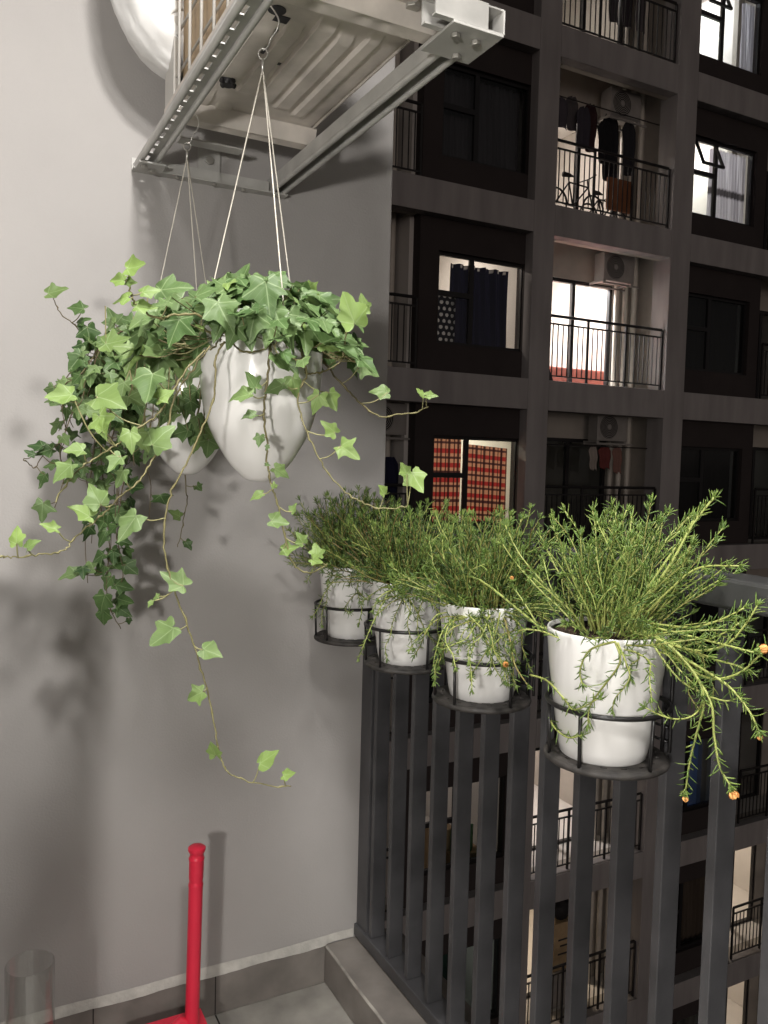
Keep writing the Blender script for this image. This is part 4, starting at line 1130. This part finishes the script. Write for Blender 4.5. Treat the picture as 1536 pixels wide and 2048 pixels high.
room_lamp(11.0, 14.4, -3, 'ceiling lamp in the white room low down behind the railing bars', .7, (1, .9, .85))
room_lamp(11.0, 14.4, -4, 'ceiling lamp in the lit room with the cardboard box', .55, (1, .82, .62))
room_lamp(17.0, 14.4, -4, 'ceiling lamp in the low lit room at the right edge', .4, (1, .85, .7))
room_lamp(17.0, 14.4, -5, 'ceiling lamp in the lowest lit room at the right edge', .3, (1, .85, .7))
room_lamp(8.3, 14.6, -3, 'dim ceiling lamp in the room with the pale curtain low down', .12, (1, .85, .8))

# condensers on the opposite balconies
def condenser(x, y, z, label):
    t = thing('air_conditioner', (x, y, z), label, 'air conditioner', 'condensers on the opposite balconies')
    a, b, c, d, e, f = x - .4, x + .4, y - .14, y + .14, z + .001, z + .55
    MB().box(a, b, c, d, e, f).build('casing', M['ac2'], t, bevel=.015)
    g = MB()
    for q in range(7):
        vs = []; r = .03 + .032 * q
        n_ = 28
        g.add([(x - .1 + (r + s * .006) * cos(2 * pi * i / n_), c - .012, z + .28 + (r + s * .006) * sin(2 * pi * i / n_)) for i in range(n_) for s in (-1, 1)], [(2 * i, 2 * i + 1, (2 * i + 3) % (2 * n_), (2 * i + 2) % (2 * n_)) for i in range(n_)])
    go = g.build('fan_grille', M['ac2'], t)
    vs = [(x - .1, c - .004, z + .28)] + [(x - .1 + .235 * cos(2 * pi * i / 40), c - .004, z + .28 + .235 * sin(2 * pi * i / 40)) for i in range(40)]
    MB().add(vs, [(0, 1 + i, 1 + (i + 1) % 40) for i in range(40)]).build('fan_opening', M['black'], t)
    MB().add([(x - .1 + .05 * cos(2 * pi * i / 16), c - .014, z + .28 + .05 * sin(2 * pi * i / 16)) for i in range(16)], [tuple(range(16))]).build('fan_hub', M['ac2'], t)
    k = MB()
    k.box(a - .06, a - .0, y - .2, y + .2, z - .04, z - .002).box(b - .14, b - .08, y - .2, y + .2, z - .04, z - .002).box(a - .06, b + .1, y - .2, y - .17, z - .075, z - .042).box(a - .06, b + .1, y + .17, y + .2, z - .075, z - .042)
    k.build('bracket', M['ac2'], t)
    return t
ac_b = condenser(11.72, FY + .66, lev(0) + 2.12, 'white condenser with round fan over the brightest balcony, above the lit door')
for n, lb in ((1, 'dim condenser with round fan over the balcony with the hanging laundry and bicycles'), (-1, 'dark condenser with round fan over the unlit balcony below the bright one')):
    c = copy_tree(ac_b); c.location.z = lev(n) + 2.12; c['label'] = lb
c = copy_tree(ac_b); c.location = (6.55, FY + .60, lev(-1) + 2.05); c['label'] = 'pale condenser beside the free edge of the grey wall, above the navy cloth'

# curtains
def curtain(name, P, U, V, cf, label, cat, amp=.03, per=14, nu=90, nv=60, mt='cloth', wavy=None, grp=None):
    b = MB(); cloth(b, P, U, V, nu, nv, cf, wavy or (lambda u, v: amp * sin(u * per) + amp * .4 * sin(u * per * 2.3 + 3 * v)), (0, 1, 0))
    return tag(b.build(name, M[mt], loc=P, smooth=True), label, cat, grp)
YC = FY + .52
navy = (.012, .012, .035)
curtain('curtain', (7.78, YC, lev(0) + .45), (1.22, 0, 0), (0, 0, 1.52), lambda u, v: (.75, .72, .7) if (v > .955 and v < .985 and abs((u * 9) % 1 - .5) < .13) else navy, 'navy eyelet curtain half drawn in a lit window', 'curtain', .05, 30)  # pale dots paint the room light showing through the eyelets
def polka(u, v):
    x, y = u * 4, v * 8; row = int(y); x += .5 * (row % 2)
    return (.62, .6, .6) if ((x % 1 - .5) ** 2 + (y % 1 - .5) ** 2) < .085 else (.010, .010, .018)
curtain('cloth', (7.38, FY + .43, lev(0) + .55), (.47, 0, 0), (0, 0, .86), polka, 'black cloth with white polka dots in the lower left of a window', 'cloth', .008, 9, 80, 140)
def plaid(u, v, s=1.):
    x, y = (u * 5.2 * s) % 1, (v * 6.0) % 1
    c = Vector((.60, .30, .20))
    if y < .32: c = Vector((.42, .035, .035))
    elif y > .62 and y < .80: c = Vector((.10, .035, .035))
    for a in (.12, .5, .62):
        if abs(x - a) < .045: c = Vector((.045, .012, .014))
        elif abs(x - a) < .09: c = c * .55
    return tuple(c)
curtain('curtain', (8.10, YC - .08, lev(-1) + .52), (.98, 0, -.06), (0, 0, 1.43), plaid, 'red and pink plaid curtain drawn over the wide right light of the window', 'curtain', .012, 16, 150, 110, 'sheer')
curtain('curtain', (7.36, YC - .08, lev(-1) + .48), (.70, 0, 0), (0, 0, 1.55), lambda u, v: plaid(u, v, .75), 'red plaid curtain behind the narrow left light of the window, beside the larger plaid curtain', 'curtain', .01, 12, 110, 110, 'sheer')
curtain('curtain', (14.10, YC, lev(1) + .52), (1.06, 0, 0), (0, 0, 1.52), lambda u, v: (.11, .10, .11) if .38 < v < .47 else (.62, .60, .66), 'pleated white sheer curtain with a grey band in a lit window', 'curtain', .035, 62, 140, 30, 'sheer')
curtain('curtain', (14.88, YC, lev(2) + .5), (.36, 0, 0), (0, 0, 1.55), lambda u, v: (.5, .49, .53), 'pale curtain gathered at the side of the topmost lit window', 'curtain', .035, 26, 60, 20, 'sheer')
grey_c = lambda u, v: (.10, .09, .10)
curtain('curtain', (7.44, YC, lev(1) + .5), (1.72, 0, 0), (0, 0, 1.55), grey_c, 'grey pleated curtain in a dark window beside the column, top left of the facade', 'curtain', .03, 70, 160, 16)
curtain('curtain', (14.15, YC, lev(-4) + .5), (1.0, 0, 0), (0, 0, 1.55), lambda u, v: (.17, .12, .09), 'brown curtain drawn in the low window seen between the right bars', 'curtain', .03, 40, 100, 16)
curtain('curtain', (8.75, YC, lev(-3) + .5), (.40, 0, .0), (0, 0, 1.5), lambda u, v: (.42, .42, .36) if v > .3 else (.26, .36, .17), 'pale curtain with a green foot in a low window seen between the bars', 'curtain', .03, 22, 60, 20)
for bx_, n, lb in ((14.2, 0, 'added black sheet standing for the dark room right of the brightest balcony'), (14.2, -1, 'added black sheet standing for the dark room just above the handrail at the right'), (14.2, -2, 'added black sheet standing for the dark room behind the nearest plant'), (8.2, -2, 'added black sheet standing for the dark room hidden behind the row of plants')):
    x0_ = bx_ - .82 if bx_ > 10 else bx_ - .79
    curtain('darkener', (x0_, FY + .49, lev(n) + .46), (1.76, 0, 0), (0, 0, 1.66), lambda u, v: (.009, .008, .010), lb, 'darkener', .004, 60, 60, 6)  # added black sheets stand for the darkness of unlit rooms
# bedding, fabrics and furniture in the lit flats
bd = thing('bed', (11.2, 14.4, lev(0)), 'bed under a red cover in the brightest flat', 'bed')
MB().box(10.0, 12.6, 13.5, 14.7, lev(0) + .001, lev(0) + .5).build('mattress', M['bed'], bd, bevel=.06)
MB().box(10.0, 12.7, 15.8, 15.9, lev(0) + .001, lev(0) + .95).build('headboard', M['bed'], bd, bevel=.02)
sh = MB(); a = [(9.75 + .5, FY + .3, lev(0)), (10.12, FY + .3, lev(0) + .62)]
sh.add([(9.66, FY + .3, lev(0) + .001), (10.02, FY + .3, lev(0) + .001), (9.72, FY + .3, lev(0) + .66), (9.66, FY + .3, lev(0) + .7), (9.66, FY + .55, lev(0) + .001), (10.02, FY + .55, lev(0) + .001), (9.72, FY + .5, lev(0) + .66), (9.66, FY + .5, lev(0) + .7)], [(0, 1, 2, 3), (7, 6, 5, 4), (0, 4, 5, 1), (1, 5, 6, 2), (2, 6, 7, 3), (3, 7, 4, 0)])
tag(sh.build('covered_chair', M['black'], loc=(9.8, FY + .4, lev(0)), bevel=.03), 'dark covered bundle leaning in the corner of the brightest balcony', 'bundle')
fl_ = thing('pendant_arc_lamp', (11.4, 14.9, lev(0) + .001), 'pale floor lamp with curved arm inside the brightest flat', 'lamp')
arc = [(10.55, 15.0, lev(0) + .03)] + [(10.6 + 1.5 * (1 - cos(t)), 15.0, lev(0) + .03 + 1.75 * sin(t) ** .8) for t in (.3, .6, .9, 1.2, 1.5)] + [(12.2, 15.0, lev(0) + 1.7)]
MB().tube(smooth_path(arc, 6), .025, 8).build('arm', M['pipe'], fl_, smooth=True)
MB().lathe([(.18, lev(0) + .001), (.18, lev(0) + .03)], 10.55, 15.0, 24, close=True).build('base', M['pipe'], fl_)
cl = curtain  # hanging laundry -------------------------------------------------
LC = 'laundry hung on the opposite balconies'
def garment(x, z, w_, h, c, y, label, taper=.25):
    b = MB(); nu, nv = 14, 18
    vs = []; cs = []
    for j in range(nv + 1):
        v = j / nv
        for i in range(nu + 1):
            u = i / nu - .5; k = (1 - taper * (1 - v)) if v < .85 else (1 - taper * .2) * (1 - (v - .85) / .15 * .45)
            vs.append((x + u * w_ * k, y + .03 * sin(u * 14 + 2 * v) + .015 * sin(9 * v), z + v * h + (.02 * sin(u * 11) if j == 0 else 0))); cs.append(c)
    fs = [(j * (nu + 1) + i, j * (nu + 1) + i + 1, (j + 1) * (nu + 1) + i + 1, (j + 1) * (nu + 1) + i) for j in range(nv) for i in range(nu)]
    b.add(vs, fs, cs, [(0, 0)] * len(vs))
    o = b.build('garment', M['cloth'], loc=(x, y, z + h), smooth=True)
    sd = o.modifiers.new('thick', 'SOLIDIFY'); sd.thickness = .012
    return tag(o, label, 'laundry', LC)
y = FY + .45; z = lev(1)
rod = thing('clothes_line', (11, y, z + 2.16), 'thin rod carrying laundry over the balcony with the bicycles', 'clothes rod')
MB().tube([(9.66, y, z + 2.16), (12.55, y, z + 2.16)], .012, 8).build('rod', M['iron'], rod)
for i, (x, w_, h, c, lb) in enumerate(((10.08, .34, .55, (.16, .14, .17), 'grey shirt at the left end of the laundry rod'), (10.36, .30, .50, (.20, .18, .19), 'pale grey top second on the laundry rod'), (10.62, .22, .85, (.11, .10, .13), 'slim grey garment hanging low through the gap over the railing'), (10.88, .34, .80, (.08, .03, .035), 'dark red top on the laundry rod'), (11.15, .3, 1.0, (.02, .02, .025), 'black trousers on the laundry rod'), (11.5, .34, 1.25, (.022, .022, .03), 'long black coat on the laundry rod'), (11.84, .26, 1.1, (.05, .05, .06), 'charcoal garment at the right end of the laundry rod'))):
    garment(x + (-.05, .06, -.03, .02, .05, -.06, .0)[i], z + 2.15 - h, w_ * (1.25, 1.1, 1.5, 1.1, 1.3, 1.2, 1.4)[i], h * (1., 1.25, .9, 1.12, .8, 1.05, .95)[i] , tuple(q * .55 for q in c), y + (.0, .10, -.05, .12, .02, .14, .05)[i], lb, (.1, .3, .0, .35, .15, .05, .25)[i])
y = FY + .40; z = lev(-1)
rod2 = thing('clothes_line', (11, y, z + 2.0), 'thin rod carrying a few clothes over the dark balcony', 'clothes rod')
MB().tube([(9.66, y, z + 2.0), (12.55, y, z + 2.0)], .012, 8).build('rod', M['iron'], rod2)
for x, w_, h, c, lb in ((11.15, .22, .45, (.42, .36, .32), 'cream top hanging on the dark balcony'), (11.45, .34, .42, (.20, .05, .045), 'dull red cloth hanging on the dark balcony'), (11.78, .26, .5, (.30, .16, .13), 'faded pink cloth hanging on the dark balcony')):
    garment(x, z + 1.99 - h, w_, h, c, y, lb)
nv_ = garment(6.52, lev(-1) + .95, .42, .72, (.014, .016, .05), FY + .30, 'navy towel with pale fringe hanging beside the grey wall edge', .0)
z = lev(2); y = FY + .5
for x, h, c, lb in ((11.3, 1.3, (.10, .09, .10), 'grey coat hanging on the topmost balcony'), (11.65, 1.1, (.06, .05, .06), 'dark coat hanging on the topmost balcony'), (12.0, 1.2, (.16, .14, .15), 'pale grey shirt hanging at the right of the topmost balcony'), (9.82, 1.5, (.04, .035, .045), 'dark garment hanging at the left of the topmost balcony')):
    garment(x, z + .7, .3, h, c, y, lb)
rod3 = thing('clothes_line', (11, FY + .5, z + 2.0), 'thin rod carrying coats over the topmost balcony', 'clothes rod')
MB().tube([(9.66, y, z + 2.2), (12.55, y, z + 2.2)], .012, 8).build('rod', M['iron'], rod3)
# bicycles
def bicycle(x, z, y, label, s=1.):
    t = thing('bicycle', (x, y, z), label, 'bicycle', 'bicycles on the balcony')
    r = .29 * s
    for dx in (-.48 * s, .48 * s):
        b = MB(); n, m_ = 32, 6; vs = []
        for i in range(n):
            a = 2 * pi * i / n
            for j in range(m_):
                c = 2 * pi * j / m_; rr2 = r - .02 + .02 * cos(c); vs.append((x + dx + rr2 * cos(a), y + .02 * sin(c), z + r + .001 + rr2 * sin(a)))
        fs = [(i * m_ + j, ((i + 1) % n) * m_ + j, ((i + 1) % n) * m_ + (j + 1) % m_, i * m_ + (j + 1) % m_) for i in range(n) for j in range(m_)]
        b.add(vs, fs)
        for i in range(8): 
            a = pi * i / 8; b.tube([(x + dx + (r - .02) * cos(a), y, z + r + (r - .02) * sin(a)), (x + dx - (r - .02) * cos(a), y, z + r - (r - .02) * sin(a))], .002, 4)
        b.build('wheel', M['black'], t, smooth=True)
    f = MB(); A = (x - .48 * s, y, z + r); B = (x - .05 * s, y, z + r - .02); C_ = (x - .17 * s, y, z + .72 * s); D = (x + .33 * s, y, z + .70 * s); E_ = (x + .48 * s, y, z + r)
    for p, q in ((A, B), (A, C_), (B, C_), (C_, D), (B, D), (D, E_)): f.tube([p, q], .016, 8)
    f.tube([D, (x + .30 * s, y, z + .86 * s)], .014, 8); f.tube([C_, (x - .19 * s, y, z + .84 * s)], .014, 8)
    f.build('frame', M['black'], t, smooth=True)
    MB().tube([(x + .30 * s, y - .25, z + .87 * s), (x + .33 * s, y, z + .86 * s), (x + .30 * s, y + .25, z + .87 * s)], .013, 8).build('handlebar', M['black'], t, smooth=True)
    MB().tube([(x - .32 * s, y, z + .85 * s), (x - .18 * s, y, z + .86 * s), (x - .06 * s, y, z + .85 * s)], [.05, .04, .015], 10).build('saddle', M['black'], t, smooth=True)
bicycle(10.55, lev(1), FY + .55, 'black bicycle silhouetted behind the left part of the balcony railing', .95)
bicycle(11.45, lev(1), FY + .75, 'dark bicycle in the middle of the balcony, beside the orange board', .8)
tag(MB().box(11.15, 11.75, FY + .30, FY + .36, lev(1) + .25, lev(1) + .86).build('board', mat('orange_board', (.24, .09, .035), .8), loc=(11.45, FY + .33, lev(1) + .25), bevel=.01), 'orange brown board leaning behind the balcony railing', 'board')
tag(MB().box(9.9, 10.15, FY + .6, FY + .8, lev(1) + .001, lev(1) + .9).build('sack', M['black'], loc=(10, FY + .7, lev(1)), bevel=.08), 'tall dark sack at the left end of the bicycle balcony', 'sack')
# lower flats seen through our bars
bx = MB().box(10.75, 11.35, FY + .55, FY + .9, lev(-4) + .75, lev(-4) + 1.75)
bxo = tag(bx.build('cardboard_box', M['card'], loc=(11.05, FY + .7, lev(-4) + .75), bevel=.01), 'brown cardboard box standing on a cabinet on a low lit balcony', 'box')
mk = MB()
for q, (a, b, c) in enumerate(((10.85, 11.2, 1.38), (10.9, 11.1, 1.25), (10.85, 11.15, 1.08))):
    mk.box(a, b, FY + .546, FY + .549, lev(-4) + c, lev(-4) + c + .035)
mk.build('marks', M['dark'], bxo)
tag(MB().box(10.7, 11.4, FY + .52, FY + .95, lev(-4) + .002, lev(-4) + .749).build('cabinet', M['ac2'], loc=(11.05, FY + .7, lev(-4)), bevel=.02), 'pale low cabinet under the cardboard box', 'cabinet')
bg_ = MB(); vs = []; n1, n2 = 14, 20
for i in range(n1 + 1):
    for j in range(n2):
        t = pi * i / n1; a = 2 * pi * j / n2; p = Vector((sin(t) * cos(a), sin(t) * sin(a), cos(t)))
        r = .24 * (1 + .25 * mnoise.noise(p * 2.2)); vs.append((11.05 + p.x * r * 1.1, FY + .72 + p.y * r * .7, lev(-4) + 1.96 + p.z * r * .9))
bg_.add(vs, [(i * n2 + j, i * n2 + (j + 1) % n2, (i + 1) * n2 + (j + 1) % n2, (i + 1) * n2 + j) for i in range(n1) for j in range(n2)])
tag(bg_.build('bag', M['black'], loc=(11.05, FY + .72, lev(-4) + 1.75), smooth=True), 'dark full bag on top of the cardboard box', 'bag')
tvm = emit('television_glow', (.06, .22, .75), 1.1)
tv = thing('television', (14.4, 15.9, lev(-3) + .9), 'television glowing blue behind a low window on the right', 'television')
MB().box(13.5, 15.3, 14.6, 14.66, lev(-3) + .75, lev(-3) + 1.8).build('case', M['black'], tv, bevel=.01)
sc_ = MB()
for i in range(24):
    u0, u1 = i / 24, (i + 1) / 24
    h0, h1 = .35 + .3 * sin(u0 * 3), .35 + .3 * sin(u1 * 3)
    sc_.add([(13.55 + 1.7 * u0, 14.597, lev(-3) + .8 + h0 * .6), (13.55 + 1.7 * u1, 14.597, lev(-3) + .8 + h1 * .6), (13.55 + 1.7 * u1, 14.597, lev(-3) + 1.2 + h1), (13.55 + 1.7 * u0, 14.597, lev(-3) + 1.2 + h0)], [(0, 1, 2, 3)])
sc_.build('screen', tvm, tv)
spm = emit('spot_bulb', (.9, 1, .92), 45)
for x, lb in ((7.95, 'small downlight, left of a pair in the lowest dark window'), (8.42, 'small downlight, right of a pair in the lowest dark window')):
    t = thing('downlight', (x, FY + 1.4, lev(-4) + 1.75), lb, 'downlight')
    MB().tube([(x, FY + 1.4, lev(-4) + 1.82), (x, FY + 1.4, lev(-3) - .151)], .008, 6).build('cord', M['black'], t)
    MB().lathe([(.0005, lev(-4) + 1.74), (.022, lev(-4) + 1.75), (.03, lev(-4) + 1.78), (.022, lev(-4) + 1.81), (.0005, lev(-4) + 1.815)], x, FY + 1.4, 16).build('bulb', spm, t, smooth=True)
gcl = lambda u, v: (.05, .10, .08)
curtain('curtain', (7.42, FY + 2.2, lev(-4) + .01), (1.9, 0, 0), (0, 0, 2.6), gcl, 'dark green curtain in the lowest window, lit by two small downlights', 'curtain', .05, 30, 80, 10)
# a mop-like planter and crates low on the balconies: small clutter
tag(MB().box(8.0, 8.5, FY + .9, FY + 1.3, lev(-3) + .001, lev(-3) + .9).build('crate', M['card'], loc=(8.2, FY + 1.1, lev(-3)), bevel=.02), 'brown carton inside the dim low window with the pale curtain', 'box')
tag(MB().add([(8.6 + .24 * cos(a) * (1 + .15 * sin(3 * a)), FY + .8 + .15 * sin(a) * (1 - h * .5), lev(-3) + .5 + h * .45) for h in (0, .5, 1) for a in [2 * pi * i / 20 for i in range(20)]], [(k * 20 + i, k * 20 + (i + 1) % 20, (k + 1) * 20 + (i + 1) % 20, (k + 1) * 20 + i) for k in (0, 1) for i in range(20)] + [tuple(40 + i for i in range(20)), tuple(19 - i for i in range(20))]).build('cushion', mat('green_cushion', (.08, .20, .09), .9), loc=(8.6, FY + .8, lev(-3) + .5), smooth=True), 'green cushion behind the pale curtain in the dim low window', 'cushion')
tag(MB().box(8.3, 8.95, FY + .6, FY + 1.1, lev(-3) + .001, lev(-3) + .498).build('side_table', M['card'], loc=(8.6, FY + .8, lev(-3)), bevel=.01), 'low brown table under the green cushion', 'table')
tag(MB().box(-60, 80, -60, 120, -22.6, -22.2).build('ground', M['asphalt']), kind='structure')
